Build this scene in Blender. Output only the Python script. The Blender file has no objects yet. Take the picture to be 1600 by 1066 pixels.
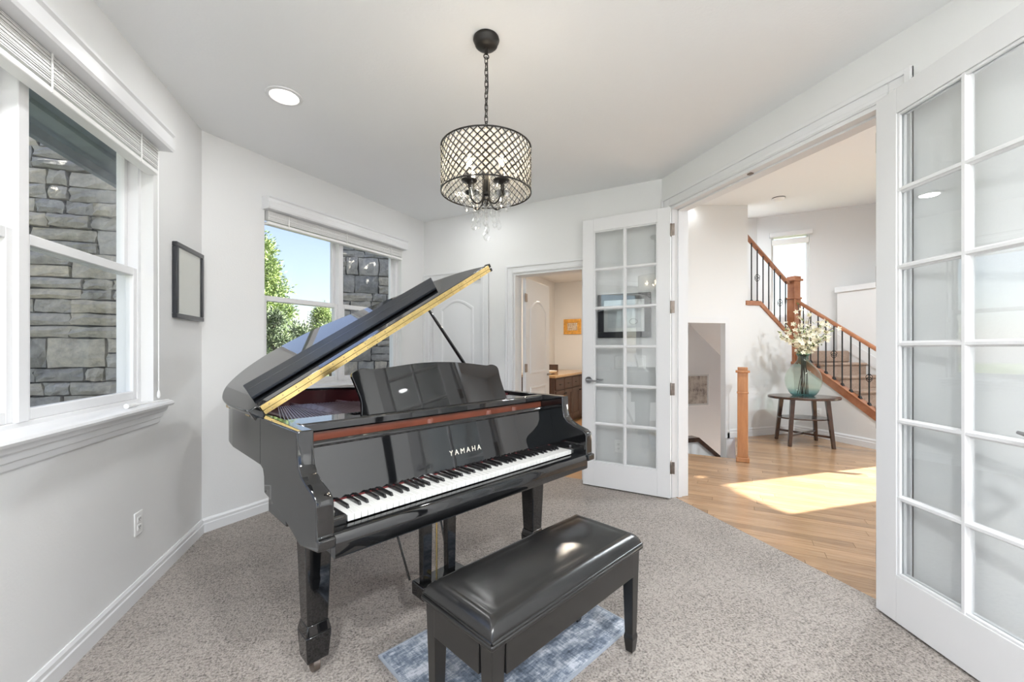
import bpy, math, random
from mathutils import Vector, Matrix
random.seed(7)
S = bpy.context.scene
COL = S.collection
R = math.radians
TH = math.atan(200 / 650)          # camera yaw to the right of the side walls' direction

# ------------------------------------------------------------------ camera
cd = bpy.data.cameras.new('camera'); cam = bpy.data.objects.new('camera', cd); COL.objects.link(cam)
cam.location = (0, 0, 1.25); cam.rotation_euler = (R(90), 0, -TH)
cd.sensor_width = 36; cd.lens = 650 / 1600 * 36; cd.shift_y = 13 / 1600; cd.clip_start = .02; cd.clip_end = 300
S.camera = cam
# ------------------------------------------------------------------ world, sun, exposure
w = bpy.data.worlds.new('world'); S.world = w; w.use_nodes = True
nt = w.node_tree; bg = nt.nodes['Background']
sky = nt.nodes.new('ShaderNodeTexSky'); sky.sky_type = 'NISHITA'; sky.sun_disc = False
sky.sun_elevation = R(30); sky.sun_rotation = R(90); sky.air_density = 1.3; sky.dust_density = .6; sky.ozone_density = 2.5
smx = nt.nodes.new('ShaderNodeMixRGB'); smx.inputs[0].default_value = .28; smx.inputs[2].default_value = (3.9, 3.5, 5.8, 1)   # thin haze
nt.links.new(sky.outputs[0], smx.inputs[1]); nt.links.new(smx.outputs[0], bg.inputs[0]); bg.inputs[1].default_value = .142
sd = bpy.data.lights.new('sun', 'SUN'); sun = bpy.data.objects.new('sun', sd); COL.objects.link(sun)
sd.energy = 20; sd.angle = R(.6); sd.color = (1, .96, .90)
sun.rotation_euler = Vector((-math.cos(R(30)), 0, -math.sin(R(30)))).to_track_quat('-Z', 'Y').to_euler()
LAMP = 7.5        # recessed ceiling lamps, watts each
S.view_settings.view_transform = 'Standard'; S.view_settings.look = 'None'
S.view_settings.gamma = 1; S.view_settings.use_curve_mapping = False
S.view_settings.exposure = 0.98
S.cycles.transparent_max_bounces = 20; S.cycles.max_bounces = 10; S.cycles.diffuse_bounces = 6; S.cycles.adaptive_threshold = .025

# ------------------------------------------------------------------ materials
def new_mat(name):
    m = bpy.data.materials.new(name); m.use_nodes = True
    return m, m.node_tree, m.node_tree.nodes['Principled BSDF']
def N(nt, t, **k):
    n = nt.nodes.new('ShaderNode' + t)
    for a, v in k.items():
        if a.startswith('i_'): n.inputs[a[2:].replace('_', ' ')].default_value = v
        else: setattr(n, a, v)
    return n
def ramp(nt, fac, stops):
    r = N(nt, 'ValToRGB'); e = r.color_ramp.elements
    while len(e) < len(stops): e.new(.5)
    for x, (p, c) in zip(e, stops): x.position = p; x.color = (*c, 1)
    nt.links.new(fac, r.inputs[0]); return r.outputs[0]
def bump(nt, bsdf, h, strength=.2, dist=.01):
    b = N(nt, 'Bump'); b.inputs['Strength'].default_value = strength; b.inputs['Distance'].default_value = dist
    nt.links.new(h, b.inputs['Height']); nt.links.new(b.outputs[0], bsdf.inputs['Normal'])
def coord(nt, scale=(1, 1, 1), kind='Object'):
    t = N(nt, 'TexCoord'); mp = N(nt, 'Mapping'); mp.inputs['Scale'].default_value = scale
    nt.links.new(t.outputs[kind], mp.inputs[0]); return mp.outputs[0]
def noise(nt, vec, scale, detail=2, rough=.5):
    n = N(nt, 'TexNoise'); n.inputs['Scale'].default_value = scale; n.inputs['Detail'].default_value = detail; n.inputs['Roughness'].default_value = rough
    nt.links.new(vec, n.inputs['Vector']); return n.outputs[0]
def plain(name, col, rough=.5, metal=0, coat=0, spec=.5, bumps=None, var=0):
    m, nt, b = new_mat(name)
    b.inputs['Base Color'].default_value = (*col, 1); b.inputs['Roughness'].default_value = rough
    b.inputs['Metallic'].default_value = metal; b.inputs['Coat Weight'].default_value = coat; b.inputs['Coat Roughness'].default_value = .03
    b.inputs['Specular IOR Level'].default_value = spec
    v = coord(nt)
    if bumps: bump(nt, b, noise(nt, v, bumps[0], 3), bumps[1], bumps[2])
    if var:
        c = ramp(nt, noise(nt, v, var, 4), [(.3, tuple(x * .8 for x in col)), (.7, tuple(min(1, x * 1.15) for x in col))])
        nt.links.new(c, b.inputs['Base Color'])
    return m
M = {}
M['wall'] = plain('wall_paint', (.75, .753, .752), .75, spec=.25, bumps=(90, .12, .004))
M['ceil'] = plain('ceiling_paint', (.82, .832, .84), .85, spec=.2, bumps=(70, .18, .004))
M['trim'] = plain('trim_paint', (.73, .735, .745), .32, bumps=(8, .02, .002))
M['vinyl'] = plain('window_vinyl', (.76, .76, .77), .35, bumps=(8, .02, .002))
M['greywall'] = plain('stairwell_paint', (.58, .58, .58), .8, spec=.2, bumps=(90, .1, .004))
M['plastic'] = plain('white_plastic', (.85, .85, .84), .3)
M['lacquer'] = plain('black_lacquer', (.006, .0063, .007), .035, spec=1.0, bumps=(3, .01, .002))
M['satin'] = plain('dark_satin', (.012, .015, .021), .4, spec=.18, bumps=(60, .05, .001))
M['bench'] = plain('bench_ebony', (.009, .009, .009), .28, coat=.3, spec=.5, bumps=(40, .05, .001))
M['brass'] = plain('brass', (.78, .58, .24), .24, 1, bumps=(30, .04, .001), var=12)
M['nickel'] = plain('satin_nickel', (.52, .53, .55), .3, 1, var=20)
M['bronze'] = plain('hinge_bronze', (.30, .255, .225), .4, 1, var=30)
M['iron'] = plain('wrought_iron', (.012, .012, .013), .45, spec=.5, bumps=(60, .2, .002))
M['ivory'] = plain('ivory_key', (.70, .70, .68), .18, coat=.3)
M['ebony'] = plain('ebony_key', (.008, .008, .009), .25, coat=.2)
M['redfelt'] = plain('red_felt', (.12, .012, .012), .95, bumps=(300, .3, .002))
M['rimwood'] = plain('inner_rim_wood', (.10, .018, .022), .3, coat=.5, var=9)
M['redwood'] = plain('reddish_rail_wood', (.20, .06, .035), .3, coat=.4, var=9)
M['plate'] = plain('bronze_plate', (.30, .17, .17), .35, .6, var=14)
M['string'] = plain('string_steel', (.62, .52, .55), .3, 1)
M['gilt'] = plain('pale_gilt_lettering', (.80, .76, .66), .45, .2)
M['dark_bronze'] = plain('chandelier_bronze', (.022, .02, .018), .38, .4, var=40)
M['frame_black'] = plain('frame_black', (.018, .02, .026), .28, coat=.4, var=30)
M['grout'] = plain('mortar', (.055, .054, .052), .95, bumps=(60, .6, .01))
M['bark'] = plain('bark', (.10, .075, .055), .95, bumps=(20, .8, .03), var=6)
M['soffit'] = plain('painted_soffit', (.23, .27, .31), .6, var=5)
M['stem'] = plain('stem_brown', (.03, .022, .015), .8, var=30)
M['walnut_in'] = plain('vanity_wood', (.085, .048, .036), .45, var=14)
M['bowl'] = plain('porcelain', (.88, .86, .8), .12, coat=.5)
M['concrete'] = plain('bounce_concrete', (.55, .54, .52), .9, bumps=(40, .2, .004), var=3)  # for the added paving, pale to throw light upwards
M['asphalt'] = plain('roofing', (.16, .155, .15), .9, var=30)

def emit(name, col, strength):
    m, nt, b = new_mat(name); b.inputs['Base Color'].default_value = (*col, 1)
    b.inputs['Emission Color'].default_value = (*col, 1); b.inputs['Emission Strength'].default_value = strength; return m
M['lens'] = emit('lamp_lens', (1, .95, .86), 2.2)
M['bulb'] = emit('bulb_glow', (1, .82, .56), 12)

def wood(name, dark, light, rough, scale=(1.2, 14, 14), rnd=0, coat=.0, bstr=.05):
    m, nt, b = new_mat(name); v = coord(nt, scale)
    if rnd:
        oi = N(nt, 'ObjectInfo'); ad = N(nt, 'VectorMath', operation='ADD'); cm = N(nt, 'CombineXYZ')
        ml = N(nt, 'Math', operation='MULTIPLY'); ml.inputs[1].default_value = 37.0
        nt.links.new(oi.outputs['Random'], ml.inputs[0]); nt.links.new(ml.outputs[0], cm.inputs[1]); nt.links.new(ml.outputs[0], cm.inputs[0])
        nt.links.new(v, ad.inputs[0]); nt.links.new(cm.outputs[0], ad.inputs[1]); v = ad.outputs[0]
    n = noise(nt, v, 3.0, 8, .65)
    c = ramp(nt, n, [(.28, dark), (.72, light)])
    if rnd:
        h = N(nt, 'HueSaturation'); mr = N(nt, 'MapRange'); mr.inputs[3].default_value = 1 - rnd; mr.inputs[4].default_value = 1 + rnd
        nt.links.new(oi.outputs['Random'], mr.inputs[0]); nt.links.new(mr.outputs[0], h.inputs['Value']); nt.links.new(c, h.inputs['Color']); c = h.outputs[0]
    nt.links.new(c, b.inputs['Base Color']); b.inputs['Roughness'].default_value = rough; b.inputs['Coat Weight'].default_value = coat
    b.inputs['Coat Roughness'].default_value = .12
    bump(nt, b, n, bstr, .003); return m
M['oakfloor'] = wood('oak_plank', (.27, .15, .075), (.46, .30, .175), .27, (1.5, 22, 22), .20, .25)
M['oaktrim'] = wood('oak_trim', (.37, .15, .055), (.56, .27, .115), .33, (6, 6, 1.2), 0, .3)
M['oakrail'] = wood('oak_rail', (.27, .095, .04), (.43, .18, .085), .33, (3, 3, 3), 0, .3)
M['walnut'] = wood('dark_table_wood', (.028, .014, .009), (.075, .033, .019), .22, (5, 5, 5), 0, .4)
M['counter'] = wood('tan_counter', (.42, .25, .11), (.62, .42, .22), .2, (20, 20, 20), 0, .3)
M['bathfloor'] = wood('bath_floor', (.36, .20, .09), (.5, .3, .15), .35, (3, 20, 3))
M['gold'] = plain('gilt_frame', (.80, .42, .10), .3, .75, bumps=(60, .4, .003), var=25)

def carpet(name, dark, mid, light, sc=105):
    m, nt, b = new_mat(name); v = coord(nt)
    n = noise(nt, v, sc, 3, .7); n2 = noise(nt, v, sc * .35, 2, .6); n3 = noise(nt, v, 3.0, 3)
    mx = N(nt, 'Math', operation='ADD'); nt.links.new(n, mx.inputs[0])
    m2 = N(nt, 'Math', operation='MULTIPLY'); m2.inputs[1].default_value = .35; nt.links.new(n2, m2.inputs[0]); nt.links.new(m2.outputs[0], mx.inputs[1])
    m3 = N(nt, 'Math', operation='MULTIPLY_ADD'); m3.inputs[1].default_value = .18; nt.links.new(n3, m3.inputs[0]); nt.links.new(mx.outputs[0], m3.inputs[2])
    c = ramp(nt, m3.outputs[0], [(.58, dark), (.72, mid), (.86, light)]); nt.links.new(c, b.inputs['Base Color'])
    b.inputs['Roughness'].default_value = 1; b.inputs['Specular IOR Level'].default_value = .05
    b.inputs['Sheen Weight'].default_value = .2
    bump(nt, b, mx.outputs[0], 1.0, .02); return m
M['carpet'] = carpet('beige_carpet', (.13, .112, .096), (.375, .33, .294), (.57, .515, .468))
M['stair_carpet'] = carpet('tan_stair_carpet', (.40, .25, .17), (.55, .38, .28), (.66, .5, .39), 160)

def glassy(name, tint=(1, 1, 1), ior=1.5, rough=0.0, gl=(1, 1, 1), tintfac=None):
    m = bpy.data.materials.new(name); m.use_nodes = True; nt = m.node_tree; nt.nodes.clear()
    o = N(nt, 'OutputMaterial'); t = N(nt, 'BsdfTransparent'); g = N(nt, 'BsdfGlossy'); mx = N(nt, 'MixShader')
    lw = N(nt, 'LayerWeight'); pwr = N(nt, 'Math', operation='POWER'); pwr.inputs[1].default_value = 5; fm = N(nt, 'Math', operation='MULTIPLY_ADD')
    r0 = ((ior-1)/(ior+1))**2; lw.inputs[0].default_value = .5; fm.inputs[1].default_value = 1-r0; fm.inputs[2].default_value = r0
    nt.links.new(lw.outputs['Facing'], pwr.inputs[0]); nt.links.new(pwr.outputs[0], fm.inputs[0])
    t.inputs[0].default_value = (*tint, 1); g.inputs[0].default_value = (*gl, 1); g.inputs['Roughness'].default_value = rough
    nt.links.new(fm.outputs[0], mx.inputs[0]); nt.links.new(t.outputs[0], mx.inputs[1]); nt.links.new(g.outputs[0], mx.inputs[2]); nt.links.new(mx.outputs[0], o.inputs[0])
    if tintfac:
        tc = N(nt, 'TexCoord'); sp = N(nt, 'SeparateXYZ'); nt.links.new(tc.outputs['Object'], sp.inputs[0])
        nt.links.new(ramp(nt, sp.outputs[2], tintfac), t.inputs[0])
    return m
M['pane'] = glassy('window_glass', (.97, .98, .98), 1.45)
M['doorpane'] = glassy('door_glass', (.96, .97, .97), 1.85)
M['crystal'] = glassy('crystal', (.93, .93, .93), 1.9, .02)
M['vaseglass'] = glassy('teal_glass', (.8, .93, .88), 1.5, 0, (1, 1, 1), [(0.0, (.25, .47, .50)), (.10, (.84, .92, .86)), (.36, (.90, .95, .90)), (.47, (.55, .77, .74)), (.6, (.38, .65, .65))])

def bead_mat():
    m = bpy.data.materials.new('crystal_bead'); m.use_nodes = True; nt = m.node_tree; nt.nodes.clear()
    o = N(nt, 'OutputMaterial'); t = N(nt, 'BsdfTranslucent'); g = N(nt, 'BsdfGlossy'); tr = N(nt, 'BsdfTransparent'); a = N(nt, 'MixShader'); b = N(nt, 'MixShader')
    t.inputs[0].default_value = (.95, .93, .88, 1); g.inputs['Roughness'].default_value = .1; tr.inputs[0].default_value = (.95, .94, .92, 1)
    a.inputs[0].default_value = .75; b.inputs[0].default_value = .18
    nt.links.new(tr.outputs[0], a.inputs[1]); nt.links.new(t.outputs[0], a.inputs[2]); nt.links.new(a.outputs[0], b.inputs[1]); nt.links.new(g.outputs[0], b.inputs[2]); nt.links.new(b.outputs[0], o.inputs[0]); return m
M['bead'] = bead_mat()

def leather():
    m, nt, b = new_mat('black_leather'); v = coord(nt)
    vo = N(nt, 'TexVoronoi'); vo.inputs['Scale'].default_value = 260; nt.links.new(v, vo.inputs['Vector'])
    b.inputs['Base Color'].default_value = (.012, .012, .012, 1); b.inputs['Roughness'].default_value = .22; b.inputs['Specular IOR Level'].default_value = .7
    ad = N(nt, 'Math', operation='MULTIPLY_ADD'); ad.inputs[1].default_value = .15; nt.links.new(vo.outputs[0], ad.inputs[0]); nt.links.new(noise(nt, v, 9, 3), ad.inputs[2])
    bump(nt, b, ad.outputs[0], .12, .006); return m
M['leather'] = leather()

def rugmat():
    m, nt, b = new_mat('distressed_rug'); v = coord(nt, (1, 1, 1)); v2 = coord(nt, (1, 2.4, 1))
    a = noise(nt, v2, 6, 8, .75); c = noise(nt, coord(nt, (90, 16, 1)), 1, 4, .7); d = noise(nt, coord(nt, (16, 90, 1)), 1, 4, .7)
    s = N(nt, 'Math', operation='ADD'); nt.links.new(c, s.inputs[0]); nt.links.new(d, s.inputs[1])
    s2 = N(nt, 'Math', operation='MULTIPLY_ADD'); s2.inputs[1].default_value = .38; nt.links.new(s.outputs[0], s2.inputs[0]); nt.links.new(a, s2.inputs[2])
    col = ramp(nt, s2.outputs[0], [(.70, (.06, .08, .11)), (.84, (.18, .22, .285)), (.93, (.36, .40, .465)), (1, (.57, .60, .66))])
    nt.links.new(col, b.inputs['Base Color']); b.inputs['Roughness'].default_value = .9; bump(nt, b, noise(nt, v, 400, 2), .3, .002); return m
M['rug'] = rugmat(); M['rugedge'] = plain('rug_binding', (.36, .40, .46), .9, bumps=(300, .3, .002))

def stonemat():
    m, nt, b = new_mat('ledge_stone'); v = coord(nt); oi = N(nt, 'ObjectInfo')
    base = ramp(nt, oi.outputs['Random'], [(0, (.28, .275, .265)), (.3, (.46, .425, .365)), (.55, (.35, .34, .325)), (.8, (.57, .51, .41)), (1, (.38, .38, .375))])
    n = noise(nt, v, 14, 6, .65); mx = N(nt, 'MixRGB', blend_type='MULTIPLY'); mx.inputs[0].default_value = .8
    nt.links.new(base, mx.inputs[1]); nt.links.new(ramp(nt, n, [(.3, (.6, .6, .6)), (.7, (1.35, 1.32, 1.25))]), mx.inputs[2])
    nt.links.new(mx.outputs[0], b.inputs['Base Color']); b.inputs['Roughness'].default_value = .9; bump(nt, b, n, .8, .03); return m
M['stone'] = stonemat()

def leafmat(name, c1, c2, c3, sc=3):
    m, nt, b = new_mat(name); v = coord(nt)
    nt.links.new(ramp(nt, noise(nt, v, sc, 4, .7), [(.3, c1), (.5, c2), (.7, c3)]), b.inputs['Base Color'])
    b.inputs['Roughness'].default_value = .6; b.inputs['Transmission Weight'].default_value = 0; return m
M['needle'] = leafmat('pine_needles', (.06, .10, .03), (.17, .24, .07), (.33, .40, .13), 2.2)
M['needle2'] = leafmat('juniper_needles', (.035, .055, .03), (.085, .12, .06), (.16, .20, .09), 2.6)
M['grass'] = leafmat('lawn', (.10, .13, .05), (.17, .2, .08), (.24, .25, .12), 5)
M['leaf'] = leafmat('flower_leaf', (.12, .17, .05), (.22, .28, .10), (.36, .40, .17), 30)
M['petal'] = leafmat('cream_petal', (.62, .55, .36), (.80, .76, .58), (.90, .88, .78), 40)

def paper(name, lines, base=(.74, .72, .66), ink=(.45, .44, .42), scale=26):
    # printed sheet: faint rules or blotches of ink on paper
    m, nt, b = new_mat(name); tc = N(nt, 'TexCoord'); sp = N(nt, 'SeparateXYZ'); nt.links.new(tc.outputs['Generated'], sp.inputs[0])
    if lines == 'rules':
        wv = N(nt, 'TexWave', bands_direction='Z'); wv.inputs['Scale'].default_value = 4.2; wv.inputs['Distortion'].default_value = .3
        nt.links.new(tc.outputs['Generated'], wv.inputs[0]); n = noise(nt, tc.outputs['Generated'], 9, 4)
        mu = N(nt, 'Math', operation='MULTIPLY'); nt.links.new(wv.outputs[1], mu.inputs[0]); nt.links.new(n, mu.inputs[1])
        c = ramp(nt, mu.outputs[0], [(.52, base), (.62, tuple(x * .88 for x in base))])
    else:
        n = noise(nt, tc.outputs['Generated'], scale, 5, .75)
        c = ramp(nt, n, lines)
    nt.links.new(c, b.inputs['Base Color']); b.inputs['Roughness'].default_value = .5; return m
M['paper'] = paper('certificate_paper', 'rules')
M['matboard'] = plain('mat_board', (.78, .78, .77), .7, bumps=(120, .05, .001))
M['sheet'] = paper('grey_sheet', [(.40, (.62, .64, .66)), (.62, (.70, .71, .72))], scale=6)
M['ink'] = plain('grey_ink', (.22, .23, .25), .6)
M['mapart'] = paper('map_art', [(.36, (.16, .10, .08)), (.48, (.50, .42, .35)), (.60, (.68, .61, .53))], scale=3.2)
M['goldart'] = paper('small_painting', [(.38, (.35, .13, .08)), (.5, (.75, .55, .30)), (.62, (.85, .80, .70))], scale=6)

# ------------------------------------------------------------------ mesh builder
class MB:
    def __init__(s): s.v = []; s.f = []
    def add(s, vs, fs):
        o = len(s.v); s.v += [tuple(p) for p in vs]; s.f += [tuple(o + i for i in f) for f in fs]; return s
    def box(s, x0, x1, y0, y1, z0, z1):
        if x0 > x1: x0, x1 = x1, x0
        if y0 > y1: y0, y1 = y1, y0
        if z0 > z1: z0, z1 = z1, z0
        return s.add([(x0,y0,z0),(x1,y0,z0),(x1,y1,z0),(x0,y1,z0),(x0,y0,z1),(x1,y0,z1),(x1,y1,z1),(x0,y1,z1)],
                     [(0,3,2,1),(4,5,6,7),(0,1,5,4),(1,2,6,5),(2,3,7,6),(3,0,4,7)])
    def frustum(s, c0, w0, d0, z0, c1, w1, d1, z1):
        a = [(c0[0]+sx*w0/2, c0[1]+sy*d0/2, z0) for sx, sy in ((-1,-1),(1,-1),(1,1),(-1,1))]
        b = [(c1[0]+sx*w1/2, c1[1]+sy*d1/2, z1) for sx, sy in ((-1,-1),(1,-1),(1,1),(-1,1))]
        return s.add(a + b, [(0,3,2,1),(4,5,6,7),(0,1,5,4),(1,2,6,5),(2,3,7,6),(3,0,4,7)])
    def prism(s, poly, fn, h0, h1):
        # poly (p,q) counter-clockwise, fn(p,q,h) -> xyz
        n = len(poly); vs = [fn(p, q, h0) for p, q in poly] + [fn(p, q, h1) for p, q in poly]
        return s.add(vs, [tuple(range(n))[::-1], tuple(range(n, 2*n))] + [(i, (i+1) % n, n+(i+1) % n, n+i) for i in range(n)])
    def tube(s, pts, r, n=8, cap=True):
        pts = [Vector(p) for p in pts]; rs = r if isinstance(r, (list, tuple)) else [r]*len(pts)
        vs = []; fs = []; up = None
        for i, p in enumerate(pts):
            t = (pts[min(i+1, len(pts)-1)] - pts[max(i-1, 0)]).normalized()
            if up is None: up = Vector((0,0,1)) if abs(t.z) < .9 else Vector((1,0,0))
            a = t.cross(up)
            if a.length < 1e-5: a = t.cross(Vector((0,1,0)))
            a.normalize(); b = a.cross(t).normalized(); up = b
            for k in range(n):
                an = 2*math.pi*(k+.5)/n; vs.append(p + (a*math.cos(an) + b*math.sin(an))*rs[i])
        for i in range(len(pts)-1):
            for k in range(n): fs.append((i*n+k, i*n+(k+1)%n, (i+1)*n+(k+1)%n, (i+1)*n+k))
        if cap: fs.append(tuple(range(n))[::-1]); fs.append(tuple((len(pts)-1)*n+k for k in range(n)))
        return s.add(vs, fs)
    def lathe(s, prof, n=24, c=(0,0,0), cap=True):
        vs = []; fs = []
        for r, z in prof:
            for k in range(n): a = 2*math.pi*k/n; vs.append((c[0]+r*math.cos(a), c[1]+r*math.sin(a), c[2]+z))
        for i in range(len(prof)-1):
            for k in range(n): fs.append((i*n+k, i*n+(k+1)%n, (i+1)*n+(k+1)%n, (i+1)*n+k))
        if cap: fs.append(tuple(range(n))[::-1]); fs.append(tuple((len(prof)-1)*n+k for k in range(n)))
        return s.add(vs, fs)
    def mesh(s, name, smooth=None):
        me = bpy.data.meshes.new(name); me.from_pydata(s.v, [], s.f); me.validate(); me.update()
        import bmesh
        bm = bmesh.new(); bm.from_mesh(me); bmesh.ops.recalc_face_normals(bm, faces=bm.faces); bm.to_mesh(me); bm.free()
        if smooth:
            for p in me.polygons: p.use_smooth = True
            me.set_sharp_from_angle(angle=R(smooth))
        return me
    def build(s, name, mat, parent=None, smooth=None, bevel=0, segs=2):
        me = s.mesh(name, smooth); me.materials.append(M[mat] if isinstance(mat, str) else mat)
        return link(name, me, parent, bevel, segs)
def link(name, me, parent=None, bevel=0, segs=2):
    o = bpy.data.objects.new(name, me); COL.objects.link(o)
    if parent: o.parent = parent
    if bevel:
        b = o.modifiers.new('bevel', 'BEVEL'); b.width = bevel; b.segments = segs; b.limit_method = 'ANGLE'; b.angle_limit = R(35)
        for p in me.polygons: p.use_smooth = True
        me.set_sharp_from_angle(angle=R(50))
        b.harden_normals = False
    return o
def tag(o, label=None, cat=None, group=None, kind=None):
    if label: o['label'] = label
    if cat: o['category'] = cat
    if group: o['group'] = group
    if kind: o['kind'] = kind
    return o
def empty(name, loc=(0,0,0), rz=0, label=None, cat=None, group=None, kind=None, rot=None):
    o = bpy.data.objects.new(name, None); COL.objects.link(o); o.location = loc; o.rotation_euler = rot or (0,0,rz); o.empty_display_size = .05
    return tag(o, label, cat, group, kind)
def struct(name, label, cat, loc=(0,0,0), rz=0): return empty(name, loc, rz, label, cat, None, 'structure')
def catmull(pts, n=6, closed=False):
    out = []; P = [Vector(p) for p in pts]; m = len(P)
    rng = range(m if closed else m-1)
    for i in rng:
        if closed: a, b, c, d = P[i-1], P[i], P[(i+1)%m], P[(i+2)%m]
        else: a, b, c, d = P[max(i-1,0)], P[i], P[i+1], P[min(i+2,m-1)]
        for k in range(n):
            t = k/n; out.append(.5*((2*b)+(-a+c)*t+(2*a-5*b+4*c-d)*t*t+(-a+3*b-3*c+d)*t**3))
    if not closed: out.append(P[-1])
    return out
XY = lambda p, q, h: (p, q, h)

# ------------------------------------------------------------------ room shell
H = 2.74; XA, XD, YR = -1.185, 2.32, -1.6; T = .15
AB, BC, CD = (XA, 3.325), (.45, 4.96), (XD, 3.09)
FR = {  # wall frames: origin, rotation; local x runs along the wall, local y points out of the room
    'A': ((XA, YR, 0), R(90), 3.325 - YR), 'B': ((*AB, 0), R(45), math.dist(AB, BC)), 'C': ((*BC, 0), R(-45), math.dist(BC, CD)),
    'D': ((*CD, 0), R(-90), 3.09 - YR), 'E': ((XD, YR, 0), R(180), XD - XA)}
def holed(mb, s0, s1, z0, z1, y0, y1, holes):
    xs = sorted({s0, s1, *[h[0] for h in holes], *[h[1] for h in holes]})
    for a, b in zip(xs, xs[1:]):
        cuts = sorted((h[2], h[3]) for h in holes if h[0] <= a + 1e-6 and h[1] >= b - 1e-6); z = z0
        for c0, c1 in cuts:
            if c0 > z + 1e-6: mb.box(a, b, y0, y1, z, c0)
            z = c1
        if z1 > z + 1e-6: mb.box(a, b, y0, y1, z, z1)
    return mb
WA = (1.17 - YR, 2.705 - YR, .96, 2.37)      # window hole in wall A (s, z)
WB = (.43, 1.93, .93, 2.37)
CL = (.085, .80, 0, 2.035); BA = (1.18, 1.94, -.1, 2.035)
DO = (3.09 - 2.975, 3.09 - 1.375, -.1, 2.455)
WE = (.25, 3.25, .35, 2.55)  # hole for the added rear window
def wall(name, key, label, holes, ext=(0.06, .06), mat='wall', t=T, z1=H + .3):
    loc, rz, L = FR[key]
    o = holed(MB(), -ext[0], L + ext[1], -.1, z1, 0, t, holes).build(name, mat); o.location = loc; o.rotation_euler = (0, 0, rz)
    return tag(o, label, 'wall', None, 'structure')
wall('wall_left', 'A', 'pale grey wall on the left holding the large double window', [WA])
wall('wall_bay', 'B', 'pale grey angled wall behind the piano with the smaller window', [WB])
wall('wall_back', 'C', 'pale grey angled wall with two white panel doors', [CL, BA], (.0, .0))
wall('wall_right', 'D', 'pale grey wall with the wide french door opening', [DO], (0, .06))
wall('wall_rear', 'E', 'pale grey wall behind the viewer with an added unseen window', [WE])

poly_room = [(XA-.1, YR-.1), (2.352, YR-.1), (2.352, 3.09), (.45, 4.96+.03), (XA-.1, 3.325)]
tag(MB().prism(poly_room, XY, -.05, 0).build('floor', 'carpet'), 'beige speckled cut pile carpet across the piano room', 'floor', None, 'structure')
poly_c = [(XA-.2, YR-.2), (XD+.1, YR-.2), (XD+.1, 3.15), (.45, 5.06), (XA-.2, 3.4)]
tag(MB().prism(poly_c, XY, H, H+.12).build('ceiling', 'ceil'), 'flat pale ceiling of the piano room', 'ceiling', None, 'structure')

def baseboard(name, label, loc, rz, s0, s1, h=.095):
    prof = [(0, 0), (-.016, 0), (-.016, h*.62), (-.012, h*.68), (-.012, h*.86), (-.006, h), (0, h)]
    o = MB().prism(prof, lambda p, q, x: (x, p, q), s0, s1).build(name, 'trim'); o.location = loc; o.rotation_euler = (0, 0, rz)
    return tag(o, label, 'baseboard', None, 'structure')
for nm, k, s0, s1, lb in [('baseboard_left', 'A', 0, FR['A'][2], 'white moulded baseboard along the left wall'),
                          ('baseboard_bay', 'B', 0, FR['B'][2], 'white moulded baseboard under the smaller window'),
                          ('baseboard_back', 'C', 2.04, FR['C'][2], 'white moulded baseboard behind the open french door'),
                          ('baseboard_right', 'D', DO[1]+.1, FR['D'][2], 'white moulded baseboard behind the near french door')]:
    baseboard(nm, lb, FR[k][0], FR[k][1], s0, s1)

def casing(parent, s0, s1, z1, y=0, w=.085, mat='trim', side=-1, head=True):
    # stepped door casing: two legs and a head, on the room face
    def leg(a, b, za, zb):
        m = MB().box(a, b, y, y + side*.014, za, zb)
        return m
    l = MB().box(s0 - w, s0, y, y+side*.014, 0, z1 + w).box(s0 - w, s0 - w*.72, y, y+side*.024, 0, z1 + w).box(s0 - w*.3, s0-.006, y, y+side*.018, 0, z1+w*.3); l.build('casing_leg', mat, parent, bevel=.003)
    r = MB().box(s1, s1 + w, y, y+side*.014, 0, z1 + w).box(s1 + w*.72, s1 + w, y, y+side*.024, 0, z1 + w).box(s1+.006, s1 + w*.3, y, y+side*.018, 0, z1+w*.3); r.build('casing_leg', mat, parent, bevel=.003)
    h = MB().box(s0, s1, y, y+side*.0135, z1, z1 + w).box(s0-w*.9, s1+w*.9, y, y+side*.0235, z1 + w*.72, z1 + w*.995).box(s0, s1, y, y+side*.0175, z1+.006, z1+w*.3); h.build('casing_head', mat, parent, bevel=.003)
def jambs(parent, s0, s1, z1, y0, y1, t=.02):
    MB().box(s0 - .005, s0 + t, y0, y1, 0, z1).build('jamb', 'trim', parent)
    MB().box(s1 - t, s1 + .005, y0, y1, 0, z1).build('jamb', 'trim', parent)
    MB().box(s0 + t, s1 - t, y0, y1, z1 - t, z1 + .005).build('jamb_head', 'trim', parent)

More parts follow.
